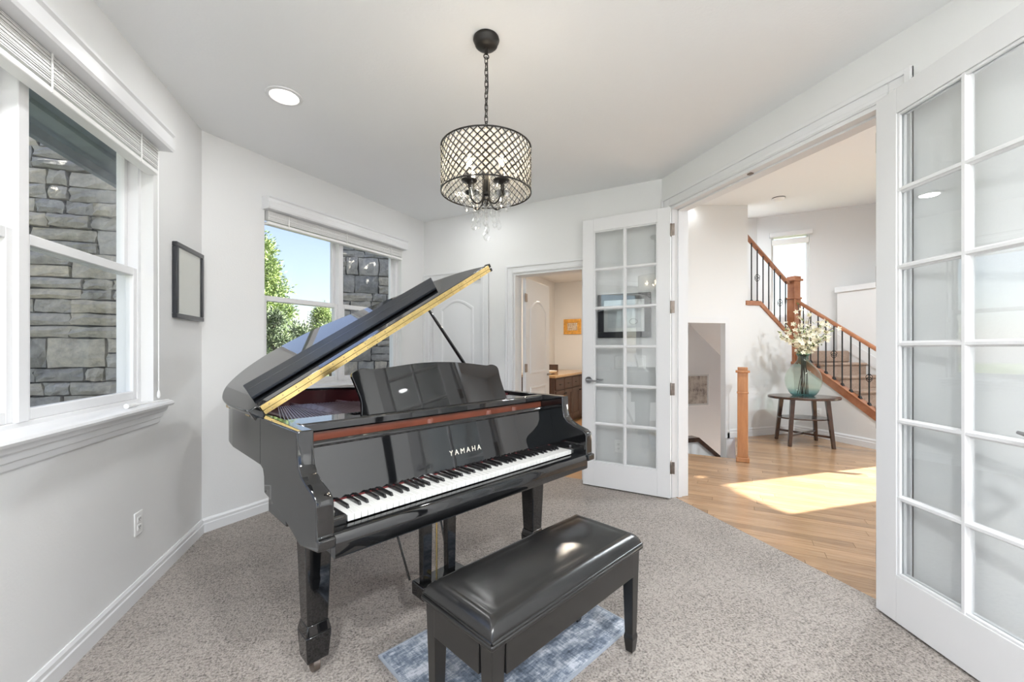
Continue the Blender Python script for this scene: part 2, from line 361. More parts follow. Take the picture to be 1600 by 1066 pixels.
# ------------------------------------------------------------------ windows
def window(name, label, key, hole, stool=True, y_in=.055):
    loc, rz, L = FR[key]; s0, s1, z0, z1 = hole
    r = struct(name, label, 'window', loc, rz); mid = (s0 + s1) / 2; zm = 1.655
    jb = MB().box(s0-.004, s0+.026, y_in, T, z0, z1).box(s1-.026, s1+.004, y_in, T, z0, z1).box(s0+.026, s1-.026, y_in, T, z1-.035, z1+.004).box(s0+.026, s1-.026, y_in, T, z0-.004, z0+.03)
    jb.build('window_frame', 'vinyl', r, bevel=.003)
    MB().box(mid-.024, mid+.024, y_in-.008, T-.002, z0+.03, z1-.035).build('mullion', 'vinyl', r, bevel=.003)
    for a, b in ((s0+.026, mid-.024), (mid+.024, s1-.026)):
        for nm, za, zb, ya, yb in (('upper_sash', zm-.02, z1-.035, .10, .135), ('lower_sash', z0+.03, zm+.02, .062, .097)):
            w_ = .029
            m = MB().box(a, a+w_, ya, yb, za, zb).box(b-w_, b, ya, yb, za, zb).box(a+w_, b-w_, ya, yb, za, za+.042).box(a+w_, b-w_, ya, yb, zb-.04, zb)
            sh = m.build(nm, 'vinyl', r, bevel=.003)
            MB().box(a+w_-.004, b-w_+.004, (ya+yb)/2-.002, (ya+yb)/2+.002, za+.04, zb-.038).build('pane', 'pane', sh)
    if stool:
        pr = [(y_in+.004, 0), (-.062, 0), (-.076, -.006), (-.08, -.016), (-.074, -.028), (-.02, -.032), (y_in+.004, -.032)]
        m = MB().prism(pr, lambda p, q, x: (x, p, z0+.012+q), s0-.035, s1+.04); m.build('sill', 'trim', r, smooth=30)
        ap = [(0, 0), (-.055, 0), (-.05, -.02), (-.034, -.03), (-.03, -.055), (-.02, -.062), (-.016, -.085), (0, -.09)]
        MB().prism(ap, lambda p, q, x: (x, p, z0-.02+q), s0-.03, s1+.03).build('apron', 'trim', r)
    return r
window('window_1', 'large white double hung window on the left wall looking onto a stone pier', 'A', WA)
window('window_2', 'white double hung window behind the piano showing sky, pines and stone', 'B', WB)
window('added_window', 'wide white window added unseen behind the viewer to let in daylight', 'E', WE)  # invented window out of view, brings more daylight into the room

def blind(name, label, key, hole, depth=.03, stack=.12):
    loc, rz, L = FR[key]; s0, s1, z0, z1 = hole
    r = empty(name, loc, rz, label, 'blind', 'raised window blinds')
    pr = [(0, 0), (-.085, 0), (-.092, .012), (-.092, .05), (-.084, .058), (-.084, .078), (-.095, .088), (-.095, .098), (0, .098)]
    MB().prism(pr, lambda p, q, x: (x, p, z1 - .045 + q), s0-.02, s1+.012).build('valance', 'trim', r, smooth=30)
    MB().box(s0+.01, s1-.01, -.03, .03, z1-.04, z1-.004).build('headrail', 'plastic', r)
    m = MB(); n = 16
    for i in range(n):
        z = z1 - .05 - i*stack/n; j = random.uniform(-.003, .003)
        m.add([(s0+.012, -.028+j, z-.001), (s1-.012, -.028+j, z-.001), (s1-.012, .024+j, z+.001), (s0+.012, .024+j, z+.001),
               (s0+.012, -.028+j, z+.002), (s1-.012, -.028+j, z+.002), (s1-.012, .024+j, z+.004), (s0+.012, .024+j, z+.004)],
              [(0,3,2,1),(4,5,6,7),(0,1,5,4),(1,2,6,5),(2,3,7,6),(3,0,4,7)])
    tag(m.build('slat_stack', 'plastic', r), 'stack of thin white slats')
    MB().box(s0+.012, s1-.012, -.03, .026, z1-.078-stack, z1-.055-stack).build('bottom_rail', 'plastic', r, bevel=.004)
    for q in (.12, .5, .88):
        x = s0 + (s1-s0)*q; MB().box(x-.003, x+.003, -.034, -.031, z1-.075-stack, z1-.042).build('ladder_tape', 'plastic', r)
    return r
blind('window_blind', 'white slatted blind raised under the valance of the left wall window', 'A', WA, stack=.11)
blind('window_blind', 'white slatted blind raised above the pine and stone view', 'B', WB, stack=.075)
lb = FR['A']; o = empty('blind_cord', lb[0], lb[1], 'thin white blind cord hanging at the right edge of the left window', 'cord')
MB().tube([(WA[1]-.02, -.03, 2.30), (WA[1]-.012, -.028, 1.6), (WA[1]-.014, -.03, 1.02)], .0028, 6).build('cord_strand', 'plastic', o)
MB().lathe([(.003, .03), (.007, .02), (.009, 0), (.004, -.012)], 10, (WA[1]-.014, -.03, 1.0)).build('tassel', 'plastic', o, smooth=60)
o = empty('cord_tassel', lb[0], lb[1], 'small white cord tassel lying on the left window sill', 'tassel')
MB().tube([(WA[1]-.33, -.04, .985), (WA[1]-.27, -.05, .985)], [.012, .008], 10).build('knob', 'plastic', o)
MB().tube([(WA[1]-.27, -.05, .982), (WA[1]-.2, -.02, .976), (WA[1]-.1, -.03, .976), (WA[1]-.05, -.045, .976), (WA[1]+.02, -.06, .976)], .003, 6).build('cord_end', 'plastic', o)

# ------------------------------------------------------------------ interior panel doors on the angled wall
def panel_faces(parent, x0, x1, y, side, z_lo, z_hi, arch):
    # raised moulding loop with slightly sunk field
    pts = [(x0, z_lo), (x1, z_lo), (x1, z_hi)]
    n = 14
    if arch:
        for i in range(1, n): 
            t = i/n; pts.append((x1 + (x0-x1)*t, z_hi + arch*math.sin(math.pi*t)))
    pts.append((x0, z_hi))
    def ins(d):
        cx, cz, hw = (x0+x1)/2, (z_lo+z_hi)/2, (x1-x0)/2
        return [(cx + (p-cx)*(1-d/hw), q + (d if q < cz else -d)) for p, q in pts]
    rings = [(pts, 0), (ins(.008), .009), (ins(.022), .009), (ins(.034), .001), (ins(.055), .001), (ins(.075), .006)]
    vs = []; fs = []; k = len(pts)
    for pl, h in rings: vs += [(p, y + side*h, q) for p, q in pl]
    for i in range(len(rings)-1):
        for j in range(k): fs.append((i*k+j, i*k+(j+1)%k, (i+1)*k+(j+1)%k, (i+1)*k+j))
    fs.append(tuple((len(rings)-1)*k+j for j in range(k)))
    MB().add(vs, fs).build('panel', 'trim', parent, smooth=25)
def panel_door(parent, W, Ht, y0, y1, sides):
    MB().box(.002, W-.002, y0, y1, .01, Ht).build('slab', 'trim', parent, bevel=.002)
    for y, sd_ in sides:
        panel_faces(parent, .12, W-.12, y, sd_, .98, Ht-.30, .10)
        panel_faces(parent, .12, W-.12, y, sd_, .20, .84, .0)
def hinges(parent, x, y, zs, mat='bronze', dx=.03):
    for z in zs:
        h = MB().box(x-.002, x+dx, y-.003, y+.003, z-.045, z+.045).build('hinge', mat, parent)
        MB().lathe([(.0065, -.048), (.0075, -.044), (.0075, .044), (.0065, .048)], 10, (x, y-.004, z)).build('pin', mat, h, smooth=40)
locC, rzC, LC = FR['C']
d1 = struct('door_1', 'closed white arched two panel door in the corner behind the piano lid', 'door', locC, rzC)
casing(d1, CL[0], CL[1], CL[3]); jambs(d1, CL[0], CL[1], CL[3], 0, T)
dl = empty('door_leaf', (0,0,0)); dl.parent = d1; dl.location = (CL[0]+.022, 0, 0)
MB().box(.002, CL[1]-CL[0]-.048, .03, .065, .01, 2.012).build('slab', 'trim', dl)
panel_faces(dl, .11, CL[1]-CL[0]-.15, .03, -1, .98, 1.72, .09); panel_faces(dl, .11, CL[1]-CL[0]-.15, .03, -1, .2, .84, 0)
d2 = struct('door_2', 'white arched two panel door standing open into the washroom', 'door', locC, rzC)
casing(d2, BA[0], BA[1], BA[3]); jambs(d2, BA[0], BA[1], BA[3], 0, T)
dl = empty('door_leaf'); dl.parent = d2; dl.location = (BA[0]+.03, T+.005, 0); dl.rotation_euler = (0, 0, R(92))
# sub-parts directly under the leaf keep to three levels
W2 = .70
MB().box(.0, W2, -.038, 0, .012, 2.01).build('slab', 'trim', dl, bevel=.002)
panel_faces(dl, .11, W2-.11, -.038, -1, .98, 1.70, .10); panel_faces(dl, .11, W2-.11, -.038, -1, .2, .84, 0)
for z in (.25, 1.05, 1.80): MB().box(-.03, .03, -.046, -.036, z-.045, z+.045).build('hinge', 'bronze', dl, bevel=.004)
kn = MB().tube([(W2-.06, -.038, .95), (W2-.06, -.075, .95)], .012, 10).lathe([(.026, -.002), (.026, .002)], 12, (W2-.06, -.045, .95))
kn.tube([(W2-.06, -.078, .95), (W2-.10, -.082, .95), (W2-.15, -.078, .948)], [.010, .009, .007], 8).build('lever_handle', 'bronze', dl, smooth=40)

# ------------------------------------------------------------------ french door opening and its two leaves
locD, rzD, LD = FR['D']
t1 = struct('trim_1', 'white moulded casing around the french door opening', 'door casing', locD, rzD)
casing(t1, DO[0], DO[1], DO[3], w=.095); jambs(t1, DO[0], DO[1], DO[3], -.002, T+.012, .022)
MB().box(DO[0]+.022, DO[0]+.034, .055, .09, 0, DO[3]-.022).build('door_stop', 'trim', t1)
MB().box(DO[1]-.034, DO[1]-.022, .055, .09, 0, DO[3]-.022).build('door_stop', 'trim', t1)
MB().box(DO[0]+.022, DO[1]-.022, .055, .09, DO[3]-.034, DO[3]-.022).build('door_stop', 'trim', t1)
MB().box((DO[0]+DO[1])/2-.04, (DO[0]+DO[1])/2-.01, .02, .045, DO[3]-.030, DO[3]-.0215).build('strike_plate', 'bronze', t1)

def french_door(name, label, loc, rz, Wd, Ht, lever, hinge_y, z0=.012):
    r = struct(name, label, 'french door', loc, rz); t = .022; st = .105; tr = .115; br = .215
    MB().box(0, st, -t, t, z0, Ht).build('stile', 'trim', r, bevel=.002); MB().box(Wd-st, Wd, -t, t, z0, Ht).build('stile', 'trim', r, bevel=.002)
    MB().box(st, Wd-st, -t, t, Ht-tr, Ht).build('top_rail', 'trim', r, bevel=.0015); MB().box(st, Wd-st, -t, t, z0, z0+br).build('bottom_rail', 'trim', r, bevel=.0015)
    gx0, gx1, gz0, gz1 = st, Wd-st, z0+br, Ht-tr; b = .014; nx, nz = 2, 6
    def bar(x0, x1, za, zb):
        return MB().box(x0, x1, -.016, .016, za, zb)
    def prof_h(x0, x1, z):   # muntin with ogee shoulders
        pr = [(-b, -.006), (-b, .006), (-.008, .012), (-.006, .019), (.006, .019), (.008, .012), (b, .006), (b, -.006), (.008, -.012), (.006, -.019), (-.006, -.019), (-.008, -.012)]
        return MB().prism(pr, lambda p, q, x: (x, q, z+p), x0, x1)
    def prof_v(x, za, zb):
        pr = [(-b, -.006), (-b, .006), (-.008, .012), (-.006, .0195), (.006, .0195), (.008, .012), (b, .006), (b, -.006), (.008, -.012), (.006, -.0195), (-.006, -.0195), (-.008, -.012)]
        return MB().prism(pr, lambda p, q, z: (x+p, q, z), za, zb)
    prof_v((gx0+gx1)/2, gz0, gz1).build('muntin', 'trim', r, smooth=20)
    for i in range(1, nz): prof_h(gx0, gx1, gz0+(gz1-gz0)*i/nz).build('muntin', 'trim', r, smooth=20)
    # glazing bead round the glass
    m = MB()
    for sy in (-1, 1):
        m.box(gx0, gx0+.012, sy*.004, sy*.017, gz0, gz1).box(gx1-.012, gx1, sy*.004, sy*.017, gz0, gz1).box(gx0+.012, gx1-.012, sy*.004, sy*.017, gz0, gz0+.012).box(gx0+.012, gx1-.012, sy*.004, sy*.017, gz1-.012, gz1)
    m.build('glazing_bead', 'trim', r, bevel=.003)
    xm = (gx0+gx1)/2
    for i in range(nz):
        za, zb = gz0+(gz1-gz0)*i/nz+.002, gz0+(gz1-gz0)*(i+1)/nz-.002
        for a, c in ((gx0+.002, xm-.002), (xm+.002, gx1-.002)): MB().box(a, c, -.002, .002, za, zb).build('pane', 'doorpane', r)
    for z in (.27, .92, 1.60, 2.24):
        h = MB().box(-.004, .002, -t+.002, t+.01, z-.05, z+.05).box(-.034, -.004, hinge_y*(t+.006)-.002, hinge_y*(t+.006)+.002, z-.05, z+.05).build('hinge', 'bronze', r, bevel=.002)
        MB().lathe([(.006, -.052), (.008, -.048), (.008, .048), (.006, .052)], 10, (-.006, hinge_y*(t+.004), z)).build('pin', 'bronze', h, smooth=40)
    if lever:
        for sy in (-1, 1):
            k = MB().tube([(Wd-.06, sy*t, 1.0-.03), (Wd-.06, sy*(t+.012), 1.0-.03)], .031, 20).tube([(Wd-.06, sy*(t+.01), .97), (Wd-.06, sy*(t+.05), .97)], .011, 10)
            k.tube([(Wd-.06, sy*(t+.05), .97), (Wd-.09, sy*(t+.055), .972), (Wd-.13, sy*(t+.052), .966), (Wd-.165, sy*(t+.05), .972)], [.012, .010, .008, .006], 10)
            k.build('lever_handle', 'nickel', r, smooth=50)
    return r
french_door('door_3', 'white glazed french door standing half open against the back wall, lever handle', (2.286, 2.925, 0), math.atan2(.566, -.526), .765, 2.435, True, 1)
french_door('door_4', 'near white glazed french door swung back along the right wall, cut by the frame', (2.272, 1.385, 0), math.atan2(-.956, -.294), .765, 2.435, True, 1)

# ------------------------------------------------------------------ recessed lamps
def recessed(loc, label, watts, rad=.075, group='recessed ceiling lamps', tilt=None, cool=False):
    r = empty('recessed_light', loc, 0, label, 'ceiling light', group)
    if tilt: r.rotation_euler = tilt
    MB().lathe([(rad, -.001), (rad+.004, -.008), (rad+.022, -.006), (rad+.025, 0), (rad+.02, .002), (rad, .002)], 32, cap=False).build('trim_ring', 'trim', r, smooth=40)
    MB().lathe([(.001, .0), (rad*.6, -.0005), (rad, .001)], 32, cap=False).build('lens', 'lens', r, smooth=40)
    ld = bpy.data.lights.new('lamp_light', 'AREA'); ld.shape = 'DISK'; ld.size = rad*1.9; ld.energy = watts; ld.color = (.86, .94, 1) if cool else (.97, .985, .99)
    l = bpy.data.objects.new('lamp_light', ld); COL.objects.link(l); l.parent = r; l.location = (0, 0, -.012)
    return r
recessed((-.56, 2.73, H-.001), 'round white recessed ceiling light above the left window corner', LAMP*.3)
recessed((-.58, 1.15, H-.001), 'round white recessed ceiling light over the left wall, behind the view edge', LAMP*.7)
recessed((.72, 3.95, H-.001), 'round white recessed ceiling light hidden behind the chandelier shade', LAMP*.3)
recessed((-.5, -.7, H-.001), 'added unseen recessed light behind the viewer on the left, brightening the room', LAMP*5.8)  # added fill lamp out of view
recessed((1.15, -.8, H-.001), 'added unseen recessed light behind the viewer on the right, brightening the room', LAMP*5.2)  # second added fill lamp out of view

# ------------------------------------------------------------------ hall beyond the french doors
def hz(x, y): return 2.35 + .1*(x + y)          # the hall ceiling rises gently towards the stair window
hp = [(2.40, .3), (7.2, .3), (9.2, 3.0), (9.2, 6.5), (2.0, 6.5), (2.0, 4.6), (2.40, 3.1)]
m = MB().prism(hp, lambda p, q, h: (p, q, hz(p, q) + h), 0, .12)
tag(m.build('ceiling_hall', 'ceil'), 'bright ceiling over the hall and stairs', 'ceiling', None, 'structure')
YB, XS, YW = 4.72, 5.88, 5.68                 # hall back wall, stair side wall, stairwell rear wall
def simple_wall(name, label, boxes, mat='wall'):
    m = MB()
    for b in boxes: m.box(*b)
    return tag(m.build(name, mat), label, 'wall', None, 'structure')
# back wall: opening to the cellar stair, solid to x 5.0, below the upper flight beyond
m = MB(); m.box(3.42, 4.62, YB, YB+.11, 1.615, 4.2).box(4.62, 5.0, YB, YB+.11, -2.2, 4.2)
m.prism([(5.0, -2.2), (XS+.06, -2.2), (XS+.06, 1.36), (5.84, 1.38), (5.22, 1.885), (5.0, 1.885)], lambda p, q, h: (p, h, q), YB+.11, YB)
tag(m.build('wall_hall_back', 'wall'), 'white hall wall with the cellar stair opening and sloping upper flight', 'wall', None, 'structure')
# side wall under the lower flight (x = 5.88)
m = MB().prism([(3.0, -.3), (4.74, -.3), (4.74, 1.17), (3.56, .31), (3.12, .0), (3.0, .0)], lambda p, q, h: (h, p, q), XS, XS+.06)
tag(m.build('wall_stair_side', 'wall'), 'white wall below the lower stair flight', 'wall', None, 'structure')
simple_wall('wall_stairwell_rear', 'grey white rear wall of the stairwell with the hanging map print', [(4.32, 6.28, YW, YW+.12, -2.2, 4.2)], 'wall')
# angled landing wall X+Y = 11.9 with a narrow window
aw0 = Vector((6.18, 5.72)); La = 3.3
AWL = ((aw0.x, aw0.y, 0), R(-45))
sA = lambda x, y: ((Vector((x, y)) - aw0).dot(Vector((1, -1)).normalized()))
s_w0, s_w1 = sA(6.37, 5.53), sA(6.75, 5.15)
o = holed(MB(), -.06, La, 0, 4.3, 0, .14, [(s_w0, s_w1, 1.80, 3.20)]).build('wall_landing', 'wall'); o.location, o.rotation_euler = AWL[0], (0, 0, AWL[1])
tag(o, 'pale angled wall over the stair landing with a narrow window', 'wall', None, 'structure')
w3 = struct('window_3', 'narrow white window above the stair landing', 'window', AWL[0], AWL[1])
MB().box(s_w0, s_w0+.035, .05, .12, 1.8, 3.2).box(s_w1-.035, s_w1, .05, .12, 1.8, 3.2).box(s_w0+.035, s_w1-.035, .05, .12, 3.16, 3.2).box(s_w0+.035, s_w1-.035, .05, .12, 1.8, 1.84).build('window_frame', 'vinyl', w3, bevel=.003)
MB().box(s_w0+.03, s_w1-.03, .083, .087, 1.83, 3.17).build('pane', 'pane', w3)
o = empty('window_blind', AWL[0], AWL[1], 'small white blind raised at the top of the narrow stair window', 'blind', 'raised window blinds')
MB().box(s_w0-.03, s_w1+.04, -.07, 0, 3.16, 3.24).build('valance', 'trim', o, bevel=.006)
MB().box(s_w0+.01, s_w1-.01, -.02, .03, 3.03, 3.12).build('slat_stack', 'plastic', o)
# half wall beside the landing
hw = empty('half_wall', (0,0,0), 0, 'pale half wall with white cap at the right of the stairs', 'half wall', None, 'structure')
MB().box(6.9, 7.02, 3.3, 4.81, -.2, 2.15).build('wall_core', 'wall', hw)
MB().box(6.875, 7.045, 3.3, 4.835, 2.15, 2.235).build('cap', 'trim', hw, bevel=.006)
tag(MB().lathe([(.05, 0), (.06, .02), (.045, .05), (.07, .1), (.03, .16), (.012, .2)], 16, (6.96, 4.22, 2.237)).build('dark_ornament', 'iron', smooth=40), 'small black ornament on the white half wall cap', 'ornament')
# entrance wall with a tall opening that lets in the sun
fy0, fy1, fz = 2.37, 3.13, 2.42
m = MB(); m.box(7.0, 7.14, .3, fy0, 0, 4.2).box(7.0, 7.14, fy1, 3.32, 0, 4.2).box(7.0, 7.14, fy0, fy1, fz, 4.2).box(7.0, 9.2, 3.2, 3.32, 0, 4.2).box(2.32, 7.14, .2, .3, 0, 4.2)
tag(m.build('wall_entrance', 'wall'), 'pale entrance wall out of view on the right', 'wall', None, 'structure')
d5 = struct('door_5', 'glazed entrance door out of view on the right', 'door', (7.03, fy0, 0), R(90))
MB().box(0, .03, -.05, 0, 0, fz).box(fy1-fy0-.03, fy1-fy0, -.05, 0, 0, fz).box(.03, fy1-fy0-.03, -.05, 0, fz-.03, fz).box(.03, fy1-fy0-.03, -.05, 0, 0, .05).build('door_frame', 'trim', d5)
MB().box(.025, fy1-fy0-.025, -.03, -.026, .045, fz-.025).build('pane', 'pane', d5)
# washroom/cellar dividing walls run outwards from the angled wall
o = MB().box(2.13, 2.22, T, 4.2, -2.2, 3.3).build('wall_washroom_right', 'wall'); o.location, o.rotation_euler = locC, (0, 0, rzC); tag(o, 'wall between washroom and hall', 'wall', None, 'structure')
o = MB().box(-.1, 0, T, 4.2, 0, 2.74).build('wall_washroom_left', 'wall'); o.location, o.rotation_euler = locC, (0, 0, rzC); tag(o, 'warm white wall behind the washroom vanity', 'wall', None, 'structure')
o = MB().box(-.1, 2.3, 4.05, 4.15, 0, 2.74).build('wall_washroom_back', 'wall'); o.location, o.rotation_euler = locC, (0, 0, rzC); tag(o, 'warm white washroom wall with the small gilt picture', 'wall', None, 'structure')
o = MB().box(-.1, 2.2, T, 4.2, 2.6, 2.7).build('ceiling_washroom', 'ceil'); o.location, o.rotation_euler = locC, (0, 0, rzC); tag(o, 'washroom ceiling', 'ceiling', None, 'structure')
o = MB().box(-.1, 2.14, 0.02, 4.2, -.05, -.002).build('floor_washroom', 'bathfloor'); o.location, o.rotation_euler = locC, (0, 0, rzC); tag(o, 'tan washroom floor', 'floor', None, 'structure')
# soffit under the upper flight and the cellar void
m = MB().prism([(4.36, 2.01), (4.86, 1.61), (5.62, .99), (5.62, .90), (6.9, .90), (6.9, 1.0), (5.75, 1.06), (4.9, 1.75), (4.36, 2.19)], lambda p, q, h: (p, h, q), YB+.11, YW)
tag(m.build('ceiling_stair_soffit', 'wall'), 'white sloping underside of the upper stair flight above the cellar stair', 'ceiling', None, 'structure')
kn = empty('cellar_half_wall', (0,0,0), 0, 'grey half wall with dark oak cap beside the descending cellar stair', 'half wall', None, 'structure')
kp = [(3.62, -2.2), (5.3, -2.2), (5.3, -.85), (4.25, -.06), (3.62, -.06)]
MB().prism(kp, lambda p, q, h: (p, h, q), 4.96, 4.88).build('wall_core', 'wall', kn)
MB().prism([(3.62, -.06), (4.25, -.06), (5.3, -.85), (5.3, -.79), (4.265, 0.0), (3.62, 0.0)], lambda p, q, h: (p, h, q), 5.0, 4.85).build('cap', 'walnut', kn)
tag(MB().box(2.6, 6.9, 3.3, YW, -2.3, -2.2).build('floor_cellar', 'stair_carpet'), 'cellar stair floor below', 'floor', None, 'structure')
# wall of the floor opening below the hall floor
r2 = math.sqrt(.5)
def pq(p, q): return ((p + q)*r2, (q - p)*r2)
KP, KQ = .035, 5.42
m = MB(); a = pq(KP, KQ); b = pq(KP, 6.6); c = pq(-1.0, KQ)
m.prism([a, b, pq(KP+.08, 6.6), pq(KP+.08, KQ)], XY, -2.2, -.03); m.prism([a, pq(KP, KQ-.08), pq(-1.0, KQ-.08), c], XY, -2.2, -.03)
tag(m.build('wall_floor_opening', 'greywall'), 'sides of the cellar stair opening', 'wall', None, 'structure')

# oak floor: each plank its own board laid diagonally
fl = struct('floor_hall', 'honey oak strip floor laid diagonally in the hall', 'floor')
def clip(poly, nx, ny, d):      # keep nx*x+ny*y <= d
    out = []
    for i in range(len(poly)):
        a, b = poly[i], poly[(i+1) % len(poly)]; da, db = nx*a[0]+ny*a[1]-d, nx*b[0]+ny*b[1]-d
        if da <= 0: out.append(a)
        if da*db < 0:
            t = da/(da-db); out.append((a[0]+(b[0]-a[0])*t, a[1]+(b[1]-a[1])*t))
    return out
pw = .083; q = 2.0; rp = random.Random(3); planks = 0
MB().prism([(2.353, .4), (7.0, .4), (7.0, 2.6), pq(1.1, 6.4), pq(KP, 6.4), pq(KP, KQ), pq(-.95, KQ), (2.353, 3.6)], XY, -.06, -.012).build('subfloor', 'walnut', fl)
while q < 7.6:
    p = -1.05 - rp.random()*1.0
    while p < 4.2:
        L = rp.uniform(.9, 1.7); p0, p1 = p + .0008, p + L - .0008
        if q + pw > KQ + .02: p0 = max(p0, KP)
        p0 = max(p0, -1.0)
        if p1 - p0 > .02:
            poly = [pq(p0, q+.0007), pq(p1, q+.0007), pq(p1, q+pw-.0007), pq(p0, q+pw-.0007)]
            for cl in ((-1, 0, -2.354), (1, 0, 6.98), (0, 1, 4.80), (0, -1, -.32)):
                if poly: poly = clip(poly, *cl)
            # drop what no view reaches: beyond the visible cone to the right
            if len(poly) >= 3 and max(y for x, y in poly) > .9 and min(x for x, y in poly) < 6.4:
                cx = sum(x for x, y in poly)/len(poly); cy = sum(y for x, y in poly)/len(poly)
                mb = MB(); dz = rp.uniform(-.0006, .0002); ca = R(-45)
                loc_ = [((x-cx)*math.cos(-ca)-(y-cy)*math.sin(-ca), (x-cx)*math.sin(-ca)+(y-cy)*math.cos(-ca)) for x, y in poly]
                mb.prism(loc_[::-1] if False else loc_, XY, -.012, -.001+dz); ob = mb.build('plank', 'oakfloor', fl); ob.location = (cx, cy, 0); ob.rotation_euler = (0, 0, ca); planks += 1
        p += L
    q += pw
print('planks', planks)

baseboard('baseboard_hall_back', 'white baseboard on the hall back wall left of the oval table', (4.62, YB, 0), 0, 0, XS-4.62, .12)
baseboard('baseboard_hall_side', 'white baseboard below the lower stair flight', (XS, YB, 0), R(-90), 0, YB-3.2, .12)
t2 = struct('trim_2', 'white painted casing at the right edge of the cellar stair opening', 'trim')
MB().box(4.585, 4.66, YB-.016, YB, 0, 1.615).build('casing_leg', 'trim', t2)
MB().box(3.34, 4.66, YB-.016, YB, 1.615, 1.69).build('casing_head', 'trim', t2)

# ------------------------------------------------------------------ staircase
st = empty('staircase', (0,0,0), 0, 'carpeted oak staircase with black iron balusters turning at a landing', 'staircase')
RUN, RISE, Y0 = .255, .175, 3.12
for i in range(6):
    y = Y0 + RUN*i; z = RISE*(i+1)
    m = MB().prism([(y-.022, z-.03), (y-.026, z-.012), (y-.018, z), (y+RUN, z), (y+RUN, z-.035), (y, z-.035), (y, z-.03)][::-1], lambda p, q, h: (h, p, q), XS+.06, 6.9)
    m.build('tread', 'stair_carpet', st, smooth=40)
    MB().box(XS+.06, 6.9, y, y+.02, z-RISE, z-.034).build('riser', 'stair_carpet', st)
MB().prism([(XS+.06, Y0+RUN*6-.02), (6.9, Y0+RUN*6-.02), (6.9, 4.98), (6.2, YW), (XS+.06, YW)], XY, RISE*7-.16, RISE*7).build('landing', 'stair_carpet', st)
MB().box(XS+.06, 6.9, Y0+RUN*6, Y0+RUN*6+.02, RISE*6, RISE*7-.03).build('riser', 'stair_carpet', st)
for i in range(4):
    x = 5.84 - RUN*i; z = RISE*(7+i+1)
    MB().box(x-RUN, x+.02, YB+.11, YW, z-.035, z).build('tread', 'stair_carpet', st, bevel=.008)
    MB().box(x-.02, x, YB+.11, YW, z-RISE, z-.034).build('riser', 'stair_carpet', st)
nose = lambda y: RISE + (y - Y0)*RISE/RUN
def band(ya, yb, lo, hi, x0, x1): return MB().prism([(ya, nose(ya)+lo), (yb, nose(yb)+lo), (yb, nose(yb)+hi), (ya, nose(ya)+hi)], lambda p, q, h: (h, p, q), x0, x1)
m = band(3.05, 4.80, -.17, -.055, XS-.022, XS+.058); m.build('stringer', 'oakrail', st, bevel=.005)
band(3.05, 4.80, -.062, -.045, XS-.03, XS+.062).build('stringer_cap', 'oakrail', st, bevel=.004)
band(3.1, 4.8, .0, .17, 6.885, 6.8995).build('skirt_board', 'trim', st)
rail = [(XS-.03, nose), ]
def railprof(mat, fn, a, b, name):
    pr = [(-.03, -.022), (.03, -.022), (.034, -.004), (.026, .018), (.012, .026), (-.012, .026), (-.026, .018), (-.034, -.004)]
    return MB().prism(pr, fn, a, b).build(name, mat, st, smooth=40)
railprof('oakrail', lambda p, q, y: (XS+.02+p, y, nose(y)+.72+q), 2.95, 4.70, 'handrail')
up = lambda x: 1.45 + (5.84 - x)*.815       # upper flight stringer top line
railprof('oakrail', lambda p, q, x: (x, YB+.04+p, up(x)+.77+q), 5.80, 4.6, 'handrail')
sp = [(5.86, 1.36), (5.86, up(5.86)-.01), (5.225, 1.95), (4.96, 1.95), (4.96, 1.885), (5.21, 1.885), (5.84, 1.375)]
MB().prism(sp, lambda p, q, h: (p, h, q), YB-.022, YB+.13).build('stringer', 'oakrail', st, bevel=.005)
# newel post on the landing corner
nw = MB().box(XS-.045, XS+.085, YB-.045, YB+.085, 1.06, 2.0).build('newel_post', 'oakrail', st, bevel=.006)
MB().box(XS-.055, XS+.095, YB-.055, YB+.095, 2.0, 2.03).box(XS-.04, XS+.08, YB-.04, YB+.08, 2.03, 2.27).box(XS-.065, XS+.105, YB-.065, YB+.105, 2.27, 2.305).box(XS-.045, XS+.085, YB-.045, YB+.085, 2.305, 2.345).build('newel_cap', 'oakrail', nw, bevel=.005)
MB().box(XS-.065, XS+.09, YB-.065, YB+.05, 1.03, 1.07).build('drop_block', 'oakrail', nw, bevel=.006)
def baluster(x, y, z0, z1, style):
    m = MB().tube([(x, y, z0), (x, y, z1)], .0085, 4)
    if style == 1: m.lathe([(.009, -.05), (.0125, -.02), (.0125, .02), (.009, .05)], 6, (x, y, z0 + (z1-z0)*.62))
    b = m.build('baluster', 'iron', st)
    MB().frustum((x, y), .042, .042, z0-.01, (x, y), .022, .022, z0+.028).build('shoe', 'iron', b)
    if style == 2:
        zc = z0 + (z1-z0)*.46; k = MB()
        for j in range(4):
            pts = []
            for i in range(9):
                t = i/8; an = 2*math.pi*(j/4 + t*.5); rr = .004 + .032*math.sin(math.pi*t); pts.append((x+rr*math.cos(an), y+rr*math.sin(an), zc-.055+.11*t))
            k.tube(pts, .0042, 5)
        k.build('basket', 'iron', b)
    return b
for i in range(14):
    y = 3.18 + .1085*i; baluster(XS+.02, y, nose(y)-.045, nose(y)+.70, (0, 2, 0, 1)[i % 4] if i % 4 != 3 else 0)
for i in range(8):
    x = 5.76 - .1085*i; z0 = max(0, up(x)) if x > 5.22 else 1.95
    baluster(x, YB+.04, z0-.008, up(x)+.755, (0, 2, 0, 0)[i % 4] if i else 1)

